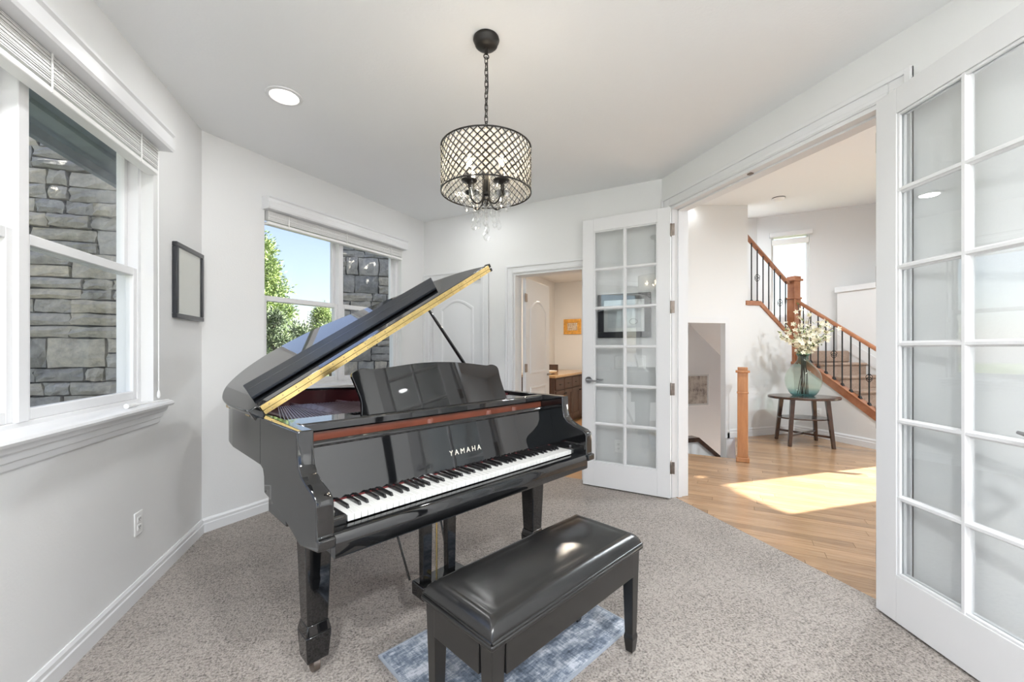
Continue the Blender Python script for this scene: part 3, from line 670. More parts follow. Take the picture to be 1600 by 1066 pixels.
# newel at the head of the cellar stair with its short rail
cn = empty('newel_post', (3.835, 3.69, 0), R(45), 'square honey oak newel post with flat cap at the cellar stair head', 'newel post')
MB().box(-.065, .065, -.065, .065, 0, .05).build('plinth', 'oaktrim', cn, bevel=.006)
MB().box(-.052, .052, -.052, .052, .05, .99).build('shaft', 'oaktrim', cn, bevel=.004)
MB().box(-.057, .057, -.057, .057, .76, .775).build('collar', 'oaktrim', cn, bevel=.003)
MB().box(-.07, .07, -.07, .07, .99, 1.015).box(-.05, .05, -.05, .05, 1.015, 1.05).build('cap', 'oaktrim', cn, bevel=.005)
gr = empty('guard_rail', (3.9, 3.75, 0), R(45), 'short iron guard rail with oak handrail running from the newel to the back wall', 'railing')
MB().prism([(-.03, .90), (.03, .90), (.03, .94), (.012, .955), (-.012, .955), (-.03, .94)], lambda p, q, x: (x, p, q), .0, 1.08).build('handrail', 'oakrail', gr)
for i in range(9): 
    x = .08 + .115*i; b = MB().tube([(x, 0, 0), (x, 0, .90)], .0085, 4).build('baluster', 'iron', gr); MB().frustum((x, 0), .042, .042, 0, (x, 0), .022, .022, .035).build('shoe', 'iron', b)

recessed((3.97, 4.6, hz(3.97, 4.6)-.004), 'bright recessed ceiling light just inside the french door opening', LAMP*.05, .085, cool=True)
recessed((4.3, 2.2, hz(4.3, 2.2)-.004), 'added ceiling light brightening the hall, hidden by the door head', LAMP*4, .08, cool=True)  # extra lamp added to brighten the hall
recessed((5.6, 2.1, hz(5.6, 2.1)-.004), 'added ceiling light brightening the entrance, hidden behind the near french door', LAMP*4.5, .08, cool=True)  # another added hall lamp, kept out of sight
recessed((5.28, 5.25, hz(5.28, 5.25)-.004), 'added ceiling light brightening the stairwell, hidden by the hall wall', LAMP*1.6, .08, cool=True)  # added to lift the light around the stairs
x, y = 5.02, 4.25
sm = empty('smoke_detector', (x, y, hz(x, y)-.002), 0, 'round white smoke detector on the hall ceiling', 'smoke detector')
MB().lathe([(.075, 0), (.078, -.012), (.072, -.03), (.05, -.045), (.015, -.048)], 24).build('housing', 'plastic', sm, smooth=40)
MB().lathe([(.079, -.010), (.0795, -.014), (.079, -.018)], 24, cap=False).build('vent_ring', 'iron', sm)

# map print in the stairwell
def framed(name, label, cat, loc, rz, Wd, Hd, fw, ft, fmat, art, mat_w=0, y_glass=True, group=None):
    # local x along the wall, local -y into the room
    r = empty(name, loc, rz, label, cat, group)
    x, z = Wd/2, Hd/2
    def rail(a0, a1, c0, c1): return MB().box(a0, a1, -ft, 0, c0, c1)
    rail(-x, x, z-fw, z).build('frame_rail', fmat, r, bevel=.004); rail(-x, x, -z, -z+fw).build('frame_rail', fmat, r, bevel=.004)
    rail(-x, -x+fw, -z+fw, z-fw).build('frame_rail', fmat, r, bevel=.004); rail(x-fw, x, -z+fw, z-fw).build('frame_rail', fmat, r, bevel=.004)
    iw, ih = x-fw, z-fw
    if mat_w:
        MB().box(-iw, iw, -ft*.45, -.002, -ih, ih).build('mat_board', 'matboard', r)
        MB().box(-iw+mat_w, iw-mat_w, -ft*.45-.002, -ft*.45+.001, -ih+mat_w, ih-mat_w).build('sheet', art, r)
    else: MB().box(-iw, iw, -ft*.45, -.002, -ih, ih).build('sheet', art, r)
    if y_glass: MB().box(-iw, iw, -ft*.7-.001, -ft*.7+.001, -ih, ih).build('glazing', 'doorpane', r)
    return r
framed('map_print', 'pale framed map print hanging in the cellar stairwell', 'picture', (4.955, YW-.001, .58), 0, .47, .55, .022, .02, 'matboard', 'mapart', .025)

# ------------------------------------------------------------------ washroom fittings
va = empty('vanity', locC, rzC, 'dark wood washroom vanity with tan counter seen through the open door', 'vanity')
v0, v1 = 2.05, 3.95
MB().box(.005, .80, v0, v1, .09, .81).build('body', 'walnut_in', va)
MB().box(.005, .74, v0+.02, v1, .02, .09).build('toe_kick', 'walnut_in', va)
for y in (v0+.03, v0+.62, v1-.1): MB().frustum((.77, y), .05, .05, 0, (.77, y), .07, .07, .09).build('foot', 'walnut_in', va, bevel=.006)
n = 5; dw = (v1 - v0 - .06)/n
for i in range(n):
    a = v0 + .03 + dw*i
    d = MB().box(.80, .818, a+.008, a+dw-.008, .62, .79).build('drawer', 'walnut_in', va, bevel=.004)
    MB().tube([(.818, a+dw/2-.04, .70), (.835, a+dw/2-.03, .70), (.835, a+dw/2+.03, .70), (.818, a+dw/2+.04, .70)], .006, 6).build('handle', 'iron', d)
    d = MB().box(.80, .815, a+.008, a+dw-.008, .12, .60).box(.815, .824, a+.008, a+.06, .12, .6).box(.815, .824, a+dw-.06, a+dw-.008, .12, .6).box(.815, .824, a+.06, a+dw-.06, .12, .18).box(.815, .824, a+.06, a+dw-.06, .54, .6).build('door', 'walnut_in', va)
    MB().lathe([(.006, -.012), (.012, -.006), (.014, .004), (.006, .012)], 10, (.835, a + (dw-.03 if i % 2 == 0 else .03), .55)).build('knob', 'iron', d)
tag(MB().box(.004, .83, v0-.02, v1, .811, .85).build('countertop', 'counter', bevel=.006), 'tan stone counter on the washroom vanity', 'countertop')
bpy.data.objects['countertop'].location, bpy.data.objects['countertop'].rotation_euler = locC, (0, 0, rzC)
o = MB().lathe([(.09, .0), (.15, .02), (.19, .045), (.2, .055), (.185, .055), (.14, .03), (.02, .015)], 32).build('sink_bowl', 'bowl', smooth=40)
o.matrix_world = Matrix.Translation(locC) @ Matrix.Rotation(rzC, 4, 'Z') @ Matrix.Translation((.52, 2.36, .851)); tag(o, 'cream oval sink bowl on the vanity counter', 'sink')
o = MB().box(-.11, .11, -.006, .006, 0, .13).build('wood_box', 'walnut', bevel=.003); o.matrix_world = Matrix.Translation(locC) @ Matrix.Rotation(rzC, 4, 'Z') @ Matrix.Translation((.36, 3.05, .851)); tag(o, 'small dark wooden stand on the vanity counter', 'stand')
pc = Matrix.Translation(locC) @ Matrix.Rotation(rzC, 4, 'Z') @ Vector((.385, 4.048, 1.70))
framed('gilt_picture', 'small painting in a wide gilt frame on the washroom wall', 'picture', pc, rzC, .36, .30, .075, .03, 'gold', 'goldart')
lw = Matrix.Translation(locC) @ Matrix.Rotation(rzC, 4, 'Z') @ Vector((1.2, 2.0, 2.597))
o = recessed(lw, 'added unseen ceiling light brightening the washroom', 22, .08)  # unseen lamp added to light the washroom
for c in bpy.data.objects:
    if c.type == 'LIGHT' and c.parent == o: c.data.color = (1, .86, .70)

# ------------------------------------------------------------------ outdoors
tag(MB().box(-45, -1.45, -40, 70, -.75, -.6).box(-1.45, 60, 6.6, 70, -.75, -.6).box(-1.45, 60, -40, -1.9, -.75, -.6).box(9.3, 60, -1.9, 6.6, -.75, -.6).box(7.2, 9.3, -1.9, 3.2, -.75, -.6).build('lawn', 'grass'), 'lawn outside the windows', 'lawn', None, 'structure')
tag(MB().box(-7, 14, -16, YR-.3, -.6, -.5).build('bounce_paving', 'concrete'), 'pale concrete paving added unseen outside the rear window to bounce light indoors', 'paving', None, 'structure')  # added out of view; reflects sunlight up to the room's ceiling
def stone_mesh(rnd, w_, h_, d_):
    nx, nz = 4, 3; vs = []; fs = []
    for j in range(nz+1):
        for i in range(nx+1):
            e = (i in (0, nx)) + (j in (0, nz))
            x = -w_/2 + w_*i/nx + (rnd.uniform(-.008, .008)); z = -h_/2 + h_*j/nz + rnd.uniform(-.006, .006)
            y = -d_*(1 - (.45 if e else 0)*rnd.uniform(.5, 1)) + rnd.uniform(-.012, .012)
            vs.append((x, y, z))
    o = len(vs)
    for j in range(nz):
        for i in range(nx): a = j*(nx+1)+i; fs.append((a, a+1, a+nx+2, a+nx+1))
    bd = [i for i in range(nx+1)] + [(j+1)*(nx+1)-1 for j in range(1, nz+1)] + [nz*(nx+1)+i for i in range(nx-1, -1, -1)] + [j*(nx+1) for j in range(nz-1, 0, -1)]
    for b in bd: vs.append((vs[b][0], .0, vs[b][2]))
    for k in range(len(bd)): fs.append((bd[k], o+k, o+(k+1) % len(bd), bd[(k+1) % len(bd)]))
    me = bpy.data.meshes.new('stone'); me.from_pydata(vs, [], fs); me.materials.append(M['stone']); me.update(); return me
def stone_wall(name, label, x0, x1, y, z0, z1, seed, deep=.6):
    rnd = random.Random(seed); r = empty(name, (x0, y, 0), 0, label, 'stone wall')
    MB().box(0, x1-x0, .0, deep, z0, z1).build('mortar', 'grout', r)
    z = z0; cnt = 0
    while z < z1 - .05:
        h = rnd.choice((.09, .11, .14, .17, .2, .24)); h = min(h, z1 - z); x = -rnd.uniform(0, .2)
        while x < x1 - x0 - .03:
            w_ = rnd.uniform(.12, .46); a, b = max(x, 0), min(x + w_, x1 - x0)
            x += w_
            if b - a < .05: continue
            sub = [(z, h)] if h < .13 or rnd.random() < .4 else [(z, h*.48), (z + h*.48, h*.52)]
            for zz, hh in sub:
                o = link('stone', stone_mesh(rnd, b - a - .014, hh - .012, rnd.uniform(.03, .075)), r); o.location = ((a+b)/2, 0, zz + hh/2); cnt += 1
        z += h
    print(name, cnt); return r
stone_wall('stone_pier', 'grey tan ledgestone pier outside the large left window', -3.5, -1.72, 4.25, -.6, 3.3, 11, .5)
stone_wall('stone_house_wall', 'grey ledgestone house wall seen through the right half of the bay window', -.66, .75, 6.0, -.6, 3.4, 23, .5)
ev = empty('roof_eave', (0,0,0), 0, 'blue grey painted roof eave above the left window', 'eave', None, 'structure')
MB().box(-1.95, -1.34, -2.0, 4.25, 2.56, 2.62).build('soffit_board', 'soffit', ev); MB().box(-1.99, -1.95, -2.0, 4.25, 2.5, 2.75).build('fascia', 'soffit', ev)
MB().box(-1.98, -1.34, -2.0, 4.25, 2.72, 2.78).build('roof_deck', 'asphalt', ev)
for i, (x0, x1) in enumerate(((-1.85, -1.75), (-1.62, -1.52))): MB().box(x0, x1, -2.0, 4.25, 2.53, 2.56).build('soffit_batten', 'soffit', ev)

def pine(name, label, x, y, base, top, rad, mat, seed, nclump=70, spikes=85, shape='pine', bare=.25):
    rnd = random.Random(seed); r = empty(name, (x, y, base), 0, label, 'tree', 'trees beyond the bay window'); Hh = top - base
    tk = MB().tube([(0, 0, -.3), (.05, .0, Hh*.35), (-.03, .04, Hh*.7), (0, 0, Hh*.96)], [rad*.14, rad*.11, rad*.07, rad*.02], 8)
    f = MB(); cl = []
    for i in range(nclump):
        t = bare + (1-bare)*rnd.random()**.85
        rr = rad*(1 - ((t-bare)/(1-bare))**1.5)*.95 + rad*.1; an = rnd.uniform(0, 6.283); q_ = rr*math.sqrt(rnd.uniform(.12, 1))
        c = Vector((q_*math.cos(an), q_*math.sin(an), Hh*t + rnd.uniform(-.2, .2)))
        cl.append(c)
        if i % 3 == 0: tk.tube([(0, 0, c.z - q_*.35), c*.5 + Vector((0, 0, c.z*.5 - q_*.1)), c], [rad*.03, rad*.02, rad*.008], 5)
        cs = rad*rnd.uniform(.2, .36)
        for k in range(spikes):
            d = Vector((rnd.gauss(0, 1), rnd.gauss(0, 1), rnd.gauss(0, .75))).normalized(); p = c + d*cs*rnd.uniform(.15, 1)*Vector((1, 1, .6)).length/1.4
            L_ = rad*rnd.uniform(.03, .075); t1_ = (d + Vector((rnd.gauss(0, .5), rnd.gauss(0, .5), rnd.gauss(.3, .4)))).normalized(); s_ = t1_.cross(Vector((rnd.gauss(0, 1), rnd.gauss(0, 1), rnd.gauss(0, 1)))).normalized()*L_*.26
            f.add([p - t1_*L_*.4 , p + s_ + t1_*L_*.3, p + t1_*L_*1.4, p - s_ + t1_*L_*.3], [(0, 1, 2, 3)])
    tk.build('trunk', 'bark', r, smooth=60)
    me = bpy.data.meshes.new('foliage'); me.from_pydata(f.v, [], f.f); me.materials.append(M[mat]); me.update()
    tag(link('foliage', me, r), None, None, None, 'stuff')
    return r
def along(u, d):
    k = (u - 800)/650; return (d*(math.sin(TH) + k*math.cos(TH)), d*(math.cos(TH) - k*math.sin(TH)))
pine('pine_tree', 'tall bright green pine at the left edge of the bay window', *along(405, 15.5), -.6, 5.2, 1.45, 'needle', 1, 150, 230, bare=.2)
pine('pine_tree', 'smaller pine right of the tall pine in the bay window', *along(503, 21.5), -.6, 3.45, 1.1, 'needle', 2, 90, 200)
pine('juniper_tree', 'dark juniper low in front of the tall pine', *along(428, 9.0), -.6, 1.93, .75, 'needle2', 3, 90, 190, bare=.05)
pine('juniper_tree', 'dark rounded juniper between the two pines', *along(468, 12), -.6, 1.7, .9, 'needle2', 4, 90, 190, bare=.05)
pine('juniper_tree', 'dark juniper at the foot of the smaller pine', *along(516, 14.4), -.6, 2.0, .85, 'needle2', 5, 80, 190, bare=.05)
pine('pine_tree', 'pine standing behind the tall pine, outside the view on the left', *along(285, 20), -.6, 4.2, 1.5, 'needle', 6, 90, 90)
pine('pine_tree', 'broad pine hidden behind the stone house wall', *along(610, 27), -.6, 3.6, 1.6, 'needle', 8, 70, 90)

# ------------------------------------------------------------------ grand piano (local x along the keys, local y towards the tail)
PR = R(28.7); PO = (-.113, 1.448, 0)
pi_ = empty('grand_piano', PO, PR, 'glossy black baby grand piano with raised lid and brass lid hinge', 'piano')
X0, X1 = -.12, 1.335
outer = [(X0, .50), (X0, .7), (X0, .93)] + [tuple(p[:2]) for p in catmull([(X0, .93, 0), (-.092, 1.15, 0), (-.01, 1.38, 0), (.15, 1.57, 0), (.37, 1.66, 0), (.60, 1.62, 0), (.80, 1.45, 0), (.99, 1.22, 0), (1.20, 1.0, 0), (1.31, .78, 0), (X1, .58, 0)], 6)][1:] + [(X1, .54), (X1, .50)]
def offset(path, d):
    out = []
    for i, p in enumerate(path):
        a, b = Vector(path[max(i-1, 0)]), Vector(path[min(i+1, len(path)-1)]); t = (b - a).normalized(); out.append((p[0] + t.y*d, p[1] - t.x*d))
    return out
inner = offset(outer, .05)
def strip(o_, i_, z0, z1):
    n = len(o_); m = MB(); vs = [(*p, z0) for p in o_] + [(*p, z1) for p in o_] + [(*p, z0) for p in i_] + [(*p, z1) for p in i_]; fs = []
    for k in range(n-1): fs += [(k, k+1, n+k+1, n+k), (2*n+k, 3*n+k, 3*n+k+1, 2*n+k+1), (n+k, n+k+1, 3*n+k+1, 3*n+k), (k, 2*n+k, 2*n+k+1, k+1)]
    fs += [(0, n, 3*n, 2*n), (n-1, 3*n-1, 4*n-1, 2*n-1)]
    return m.add(vs, fs)
def weigh(o_, test):
    me = o_.data; at = me.attributes.new('bevel_weight_edge', 'FLOAT', 'EDGE')
    for e in me.edges:
        a, b = (me.vertices[i].co for i in e.vertices); at.data[e.index].value = 0.0 if test(a, b) else 1.0
    o_.modifiers['bevel'].limit_method = 'WEIGHT'; return o_
rim_ = strip(outer, inner, .80, .985).build('rim', 'lacquer', pi_, smooth=35, bevel=.004)
weigh(rim_, lambda a, b: (a.y < .501 and b.y < .501) or abs(a.z - b.z) > .05 or (Vector((a.x, a.y)) - Vector((b.x, b.y))).length < .06 and False)
inn2 = offset(outer, .0505); inn3 = offset(outer, .058)
tag(strip(inn2[1:-1], inn3[1:-1], .81, .972).build('inner_rim', 'rimwood', pi_, smooth=35), 'reddish inner rim')
sb = [p for p in offset(outer, .05) if p[1] > .45] + [(X1-.05, .45), (X0+.05, .45)]
tag(MB().prism(sb[::-1], XY, .80, .835).build('soundboard', 'redwood', pi_), 'reddish soundboard')
pl_o = [p for p in offset(outer, .075) if p[1] > .48]
pl_ = MB(); pl_.prism((pl_o + [(X1-.075, .5), (X0+.075, .5)])[::-1], XY, .862, .876)
for a, b in (((.15, .5), (.10, 1.40)), ((.45, .5), (.33, 1.55)), ((.75, .5), (.60, 1.50)), ((1.0, .5), (.86, 1.28))): pl_.tube([(*a, .895), (*b, .895)], .014, 6)
tag(pl_.build('iron_plate', 'plate', pi_, bevel=.003), 'bronze painted iron plate')
m = MB()
for i in range(64):
    t = i/63; xa = -.03 + 1.24*t; xb = xa*.62 + .22 - .1*t if t < .3 else xa*.93 - .02; yb = 1.40 - .10*abs(t-.25) if t < .55 else 1.37 - (t-.55)*1.35
    yb = min(yb, 1.5); xb = min(max(xb, .02), 1.2)
    m.tube([(xa, .52, .913), (xb, max(yb, .75), .91)], .0022, 4, False)
tag(m.build('strings', 'string', pi_), 'row of steel strings', None, None, 'stuff')
dm = MB()
for i in range(60): x = .02 + i*.0185; dm.box(x, x+.012, .60, .63, .915, .945)
tag(dm.build('dampers', 'lacquer', pi_), 'row of small dampers', None, None, 'stuff')
# arms with scrolled fronts, one outline for both
arm = [(.105, .9846), (.102, .905), (.092, .872), (.068, .847), (.024, .828), (-.03, .813), (-.05, .80), (-.056, .785), (-.056, .687), (-.072, .685), (-.072, .654), (-.06, .65), (.079, .625), (.155, .648), (.25, .674), (.35, .692), (.452, .704), (.457, .765), (.47, .79), (.505, .80), (.505, .9846)]
for a, b in ((X0, -.066), (1.281, X1)): MB().prism(arm, lambda p, q, x: (x, p, q), a, b).build('arm', 'lacquer', pi_, bevel=.005, segs=3); weigh(bpy.context.scene.collection.objects[-1], lambda a, b: a.y > .49 and b.y > .49)
MB().box(-.066, 1.281, -.03, .46, .615, .668).build('key_bed', 'lacquer', pi_, bevel=.004)
ks = [(-.030, .612), (-.058, .612), (-.062, .618), (-.062, .672), (-.056, .684), (-.044, .688), (-.012, .688), (-.008, .682), (-.008, .668), (-.03, .668)]
MB().prism(ks, lambda p, q, x: (x, p, q), -.066, 1.281).build('key_slip', 'lacquer', pi_, smooth=35)
for a, b in ((-.0655, -.003), (1.225, 1.2805)):
    c = MB().box(a, b, -.006, .162, .669, .718).build('cheek_block', 'lacquer', pi_, bevel=.006)
    MB().lathe([(.004, .0), (.006, .003), (.006, .006), (.003, .009)], 10, ((a+b)/2, .03, .718)).build('screw', 'nickel', c, smooth=40)
# keys
kw = 1.222/52
wk = MB().box(.0007, kw-.0007, 0, .152, .690, .712).mesh('white_key'); wk.materials.append(M['ivory'])
bk = MB().add([(-.0055, .052, .7115), (.0055, .052, .7115), (.0055, .152, .7115), (-.0055, .152, .7115), (-.0042, .058, .7245), (.0042, .058, .7245), (.0042, .152, .7255), (-.0042, .152, .7255)],
              [(0,3,2,1),(4,5,6,7),(0,1,5,4),(1,2,6,5),(2,3,7,6),(3,0,4,7)]).mesh('black_key'); bk.materials.append(M['ebony'])
for i in range(52):
    o = link('white_key', wk, pi_, .0012, 2) if i == 0 else None
    if o is None:
        o = bpy.data.objects.new('white_key', wk); COL.objects.link(o); o.parent = pi_
        b_ = o.modifiers.new('bevel', 'BEVEL'); b_.width = .0012; b_.segments = 2
    o.location = (kw*i, 0, 0)
    nt_ = (i + 5) % 7      # A=5
    if i < 51 and nt_ in (0, 1, 3, 4, 5):
        o = bpy.data.objects.new('black_key', bk); COL.objects.link(o); o.parent = pi_
        o.location = (kw*(i+1) + {0: -.002, 1: .002, 3: -.003, 4: 0, 5: .003}[nt_], 0, 0)
        b_ = o.modifiers.new('bevel', 'BEVEL'); b_.width = .002; b_.segments = 2
tag(MB().box(-.003, 1.225, .150, .158, .69, .716).build('felt_strip', 'redfelt', pi_), 'red felt strip behind the keys')
fb = [(.158, .716), (.172, .716), (.182, .74), (.214, .908), (.206, .914), (.196, .908), (.166, .745)]
fo = MB().prism(fb[::-1], lambda p, q, x: (x, p, q), -.0645, 1.2795).build('fallboard', 'lacquer', pi_, smooth=30)
MB().tube([(-.064, .202, .913), (1.279, .202, .913)], .0125, 12).build('fallboard_lip', 'lacquer', fo, smooth=40)
ME = None
cu = bpy.data.curves.new('lettering', 'FONT'); cu.body = 'YAMAHA'; cu.size = .034; cu.space_character = 1.55; cu.extrude = .0006; cu.align_x = 'CENTER'
to = bpy.data.objects.new('lettering_curve', cu); COL.objects.link(to); bpy.context.view_layer.update()
ME = bpy.data.meshes.new_from_object(to.evaluated_get(bpy.context.evaluated_depsgraph_get())); bpy.data.objects.remove(to)
ME.materials.clear(); ME.materials.append(M['gilt']); lt = link('lettering', ME, fo)
a_ = math.atan2(.908-.745, .196-.166)
lt.rotation_euler = (a_, 0, 0); lt.location = (.635, .1700, .772)
tag(lt, 'gold maker lettering')
tag(MB().box(-.064, 1.279, .262, .285, .80, .948).build('name_rail', 'redwood', pi_), 'reddish wooden rail')
sh = MB().box(-.0645, 1.2795, .245, .288, .946, .983)
sh.build('desk_rail', 'lacquer', pi_, bevel=.008, segs=3)
MB().box(-.0645, .20, .288, .46, .955, .972).build('desk_shelf', 'lacquer', pi_, bevel=.003); MB().box(1.08, 1.2795, .288, .46, .955, .972).build('desk_shelf', 'lacquer', pi_, bevel=.003)
MB().box(.2005, 1.0795, .288, .50, .935, .952).build('desk_slide', 'lacquer', pi_, bevel=.003)
for x in (.5, .86, 1.05): MB().lathe([(.016, 0), (.020, .006), (.016, .03), (.008, .036)], 12, (x, .268, .905)).build('rail_bracket', 'redwood', pi_, smooth=40)
# music desk: swept top, slightly leaning back
dk = [(.215, 0), (.225, .075), (.205, .155), (.195, .195), (.215, .212), (.25, .222), (.30, .216), (.40, .225), (.52, .237), (.64, .241), (.76, .237), (.88, .225), (.97, .214), (1.0, .218), (1.03, .214), (1.055, .195), (1.06, .14), (1.075, .06), (1.09, 0)]
dk2 = [(p[0], p[1]) for p in catmull([(a, b, 0) for a, b in dk], 3)]
lean = R(14)
MB().prism(dk2, lambda p, q, h: (p, .345 + q*math.sin(lean) + h*math.cos(lean), .953 + q*math.cos(lean) - h*math.sin(lean)), .018, 0).build('music_desk', 'lacquer', pi_, bevel=.002)
# lid
AL = R(31.0); HZ = .987
def LP(a, y, h): return (X0 + .0 + a*math.cos(AL) - h*math.sin(AL), y, HZ + a*math.sin(AL) + h*math.cos(AL))
lid_o = [(p[0]-X0, p[1]) for p in offset(outer, -.014) if p[1] > .60]
lo = [(-.012, .565)] + lid_o + [(X1-X0+.03, .565)]
lid = MB().prism(lo[::-1], LP, .0, .024).build('lid', 'lacquer', pi_, bevel=.006, segs=3)
Fp = [(.045, .70), (1.15, .70), (1.40, 1.06), (.10, 1.04)]
fl_ = MB().prism(Fp, LP, .029, .041).build('folded_flap', 'satin', lid, bevel=.003)
MB().prism([(.075, .87), (1.265, .88), (1.269, .886), (.076, .876)], LP, .0405, .0418).build('flap_seam', 'ebony', lid)
for a, y in ((.2, .76), (.2, .97), (1.05, .76), (1.1, .97)): MB().prism([(a+.012*math.cos(k), y+.012*math.sin(k)) for k in [i*.785 for i in range(8)]], LP, .023, .031).build('bumper', 'ebony', lid)
for k, (h0, h1) in enumerate(((-.018, -.001), (.001, .022))):
    hg = MB().prism([(.03, .561), (1.475, .561), (1.475, .5652), (.03, .5652)], LP, h0, h1).build('lid_hinge', 'brass', lid)
    sc_ = MB()
    for i in range(24):
        a = .06 + i*.06; sc_.prism([(a, .5602), (a+.004, .5602), (a+.004, .5612), (a, .5612)], LP, (h0+h1)/2-.002, (h0+h1)/2+.002)
    sc_.build('screws', 'bronze', hg)
MB().prism([(-.012, .5655), (1.485, .5655), (1.485, .60), (-.012, .60)], LP, -.02, 0.0).build('lid_edge_rail', 'lacquer', lid, bevel=.003)
MB().prism([(-.012, .5615), (.028, .5615), (.028, .60), (-.012, .60)], LP, -.025, .03).build('lid_corner', 'lacquer', lid, bevel=.004)
MB().prism([(1.478, .5615), (1.495, .5615), (1.495, .60), (1.478, .60)], LP, -.022, -.002).build('lid_corner', 'lacquer', lid, bevel=.003)
MB().prism([(1.478, .5615), (1.495, .5615), (1.495, .60), (1.478, .60)], LP, .003, .026).build('lid_corner', 'lacquer', lid, bevel=.003)
MB().prism([(.11+.011*math.cos(k), .80+.011*math.sin(k)) for k in [i*.785 for i in range(8)]], LP, .023, .034).build('bumper', 'ebony', lid)
for y in (.66, 1.0): MB().box(X0-.006, X0+.03, y-.03, y+.03, .975, .989).build('rim_hinge', 'brass', pi_)
# prop stick
top = Vector(LP(1.03, .70, -.004)); MB().tube([(1.25, .70, .93), top.lerp(Vector((1.25, .70, .93)), .5), top], [.011, .011, .008], 8).build('prop_stick', 'lacquer', pi_, smooth=60)
# legs
def leg(cx, cy):
    m = MB().frustum((cx, cy), .078, .078, .20, (cx, cy), .108, .108, .64); l = m.build('leg', 'lacquer', pi_, bevel=.006)
    MB().frustum((cx, cy), .08, .08, .06, (cx, cy), .096, .096, .165).frustum((cx, cy), .096, .096, .165, (cx, cy), .079, .079, .205).build('foot_block', 'lacquer', l, bevel=.004)
    MB().tube([(cx-.012, cy, .032), (cx+.012, cy, .032)], .030, 16).box(cx-.02, cx+.02, cy-.008, cy+.008, .03, .07).build('caster', 'bronze', l, smooth=40)
leg(.028, .355); leg(1.235, .29); leg(.45, 1.40)
MB().box(.30, .60, 1.28, 1.50, .64, .80).build('tail_block', 'lacquer', pi_, bevel=.006)
MB().box(-.115, .085, .22, .42, .64, .70).build('leg_plate', 'lacquer', pi_, bevel=.006); MB().box(1.13, 1.33, .20, .42, .64, .70).build('leg_plate', 'lacquer', pi_, bevel=.006)
strip(offset(outer, .05)[1:-1], offset(outer, .11)[1:-1], .775, .80).build('rim_base', 'lacquer', pi_)
for i, (a, b) in enumerate((((.15, .46), (.3, 1.55)), ((.6, .46), (.5, 1.6)), ((1.15, .46), (.75, 1.4)))): MB().tube([(*a, .76), (*b, .76)], .045, 4).build('under_beam', 'satin', pi_)
# lyre
ly = empty('pedal_lyre'); ly.parent = pi_
for x in (.515, .655): MB().frustum((x, .32), .046, .036, .17, (x, .32), .058, .042, .62).build('post', 'lacquer', ly, bevel=.004)
MB().box(.47, .73, .27, .37, .105, .17).build('pedal_box', 'lacquer', ly, bevel=.008)
for x in (.525, .585, .645):
    MB().tube([(x, .26, .12), (x, .2, .118), (x, .15, .10), (x, .12, .098)], [.006, .008, .013, .011], 8).build('pedal', 'brass', ly, smooth=60)
for a, b in ((.475, .43), (.70, .74)): MB().tube([(a, .39, .16), (b, .62, .68)], .006, 6).build('brace_rod', 'lacquer', ly, smooth=60)
MB().tube([(.585, .33, .17), (.585, .33, .62)], .005, 6).build('pedal_rod', 'brass', ly, smooth=60)

# ------------------------------------------------------------------ bench, rug
BR = R(27.8)
be = empty('piano_bench', (.568, 1.434, 0), BR, 'black padded leather piano bench on four tapered legs', 'bench')
bw, bd, bh = .83, .335, .485
for sx in (-1, 1):
    for sy in (-1, 1):
        cx, cy = sx*(bw/2-.032), sy*(bd/2-.032)
        l = MB().frustum((cx, cy), .036, .036, .085, (cx, cy), .052, .052, .43).build('leg', 'bench', be, bevel=.003)
        MB().frustum((cx, cy), .030, .030, .012 if (sx, sy) != (9, 9) else 0, (cx, cy), .042, .042, .07).frustum((cx, cy), .042, .042, .07, (cx, cy), .035, .035, .09).build('foot', 'bench', l, bevel=.002)
for sy in (-1, 1): MB().box(-bw/2+.058, bw/2-.058, sy*(bd/2-.012)-.010, sy*(bd/2-.012)+.010, .335, .43).build('apron', 'bench', be, bevel=.002)
for sx in (-1, 1): MB().box(sx*(bw/2-.012)-.010, sx*(bw/2-.012)+.010, -bd/2+.058, bd/2-.058, .335, .43).build('apron', 'bench', be, bevel=.002)
MB().box(-bw/2-.006, bw/2+.006, -bd/2-.006, bd/2+.006, .43, .446).build('lid_board', 'bench', be, bevel=.005)
def cushion(hw_, hd_, z0, hgt):
    nx, ny = 48, 24; vs = []; fs = []
    def prof(t): return max(0, 1 - abs(t)**7)**.38
    for j in range(ny+1):
        for i in range(nx+1):
            u = -math.cos(math.pi*i/nx); v = -math.cos(math.pi*j/ny)
            u = math.copysign(abs(u)**.75, u); v = math.copysign(abs(v)**.75, v)
            x, y = u*hw_, v*hd_
            ex = (hw_ - abs(x)); ey = (hd_ - abs(y)); e = min(ex, ey); rr = .045
            k = math.sqrt(max(0, 1 - (1 - min(e/rr, 1))**2))
            crown = .012*(1-u*u)*(1-v*v) - .006*math.exp(-((e-.055)/.016)**2)*.5
            vs.append((x, y, z0 + (hgt-.012)*k + crown))
    for j in range(ny):
        for i in range(nx): a = j*(nx+1)+i; fs.append((a, a+1, a+nx+2, a+nx+1))
    return MB().add(vs, fs)
cushion(bw/2, bd/2, .446, .062).build('cushion', 'leather', be, smooth=180)
MB().tube([(-bw/2, -bd/2, .449), (bw/2, -bd/2, .449), (bw/2, bd/2, .449), (-bw/2, bd/2, .449), (-bw/2, -bd/2, .449)], .005, 6).build('piping', 'leather', be, smooth=60)
c_, s_ = math.cos(TH), math.sin(TH)
def cw(lat, d): return (lat*c_ + d*s_, -lat*s_ + d*c_)
e1v = Vector(cw(.707, .707)); 
rgc = Vector(cw((-.593+.504)/2, (1.729+1.93)/2)) 
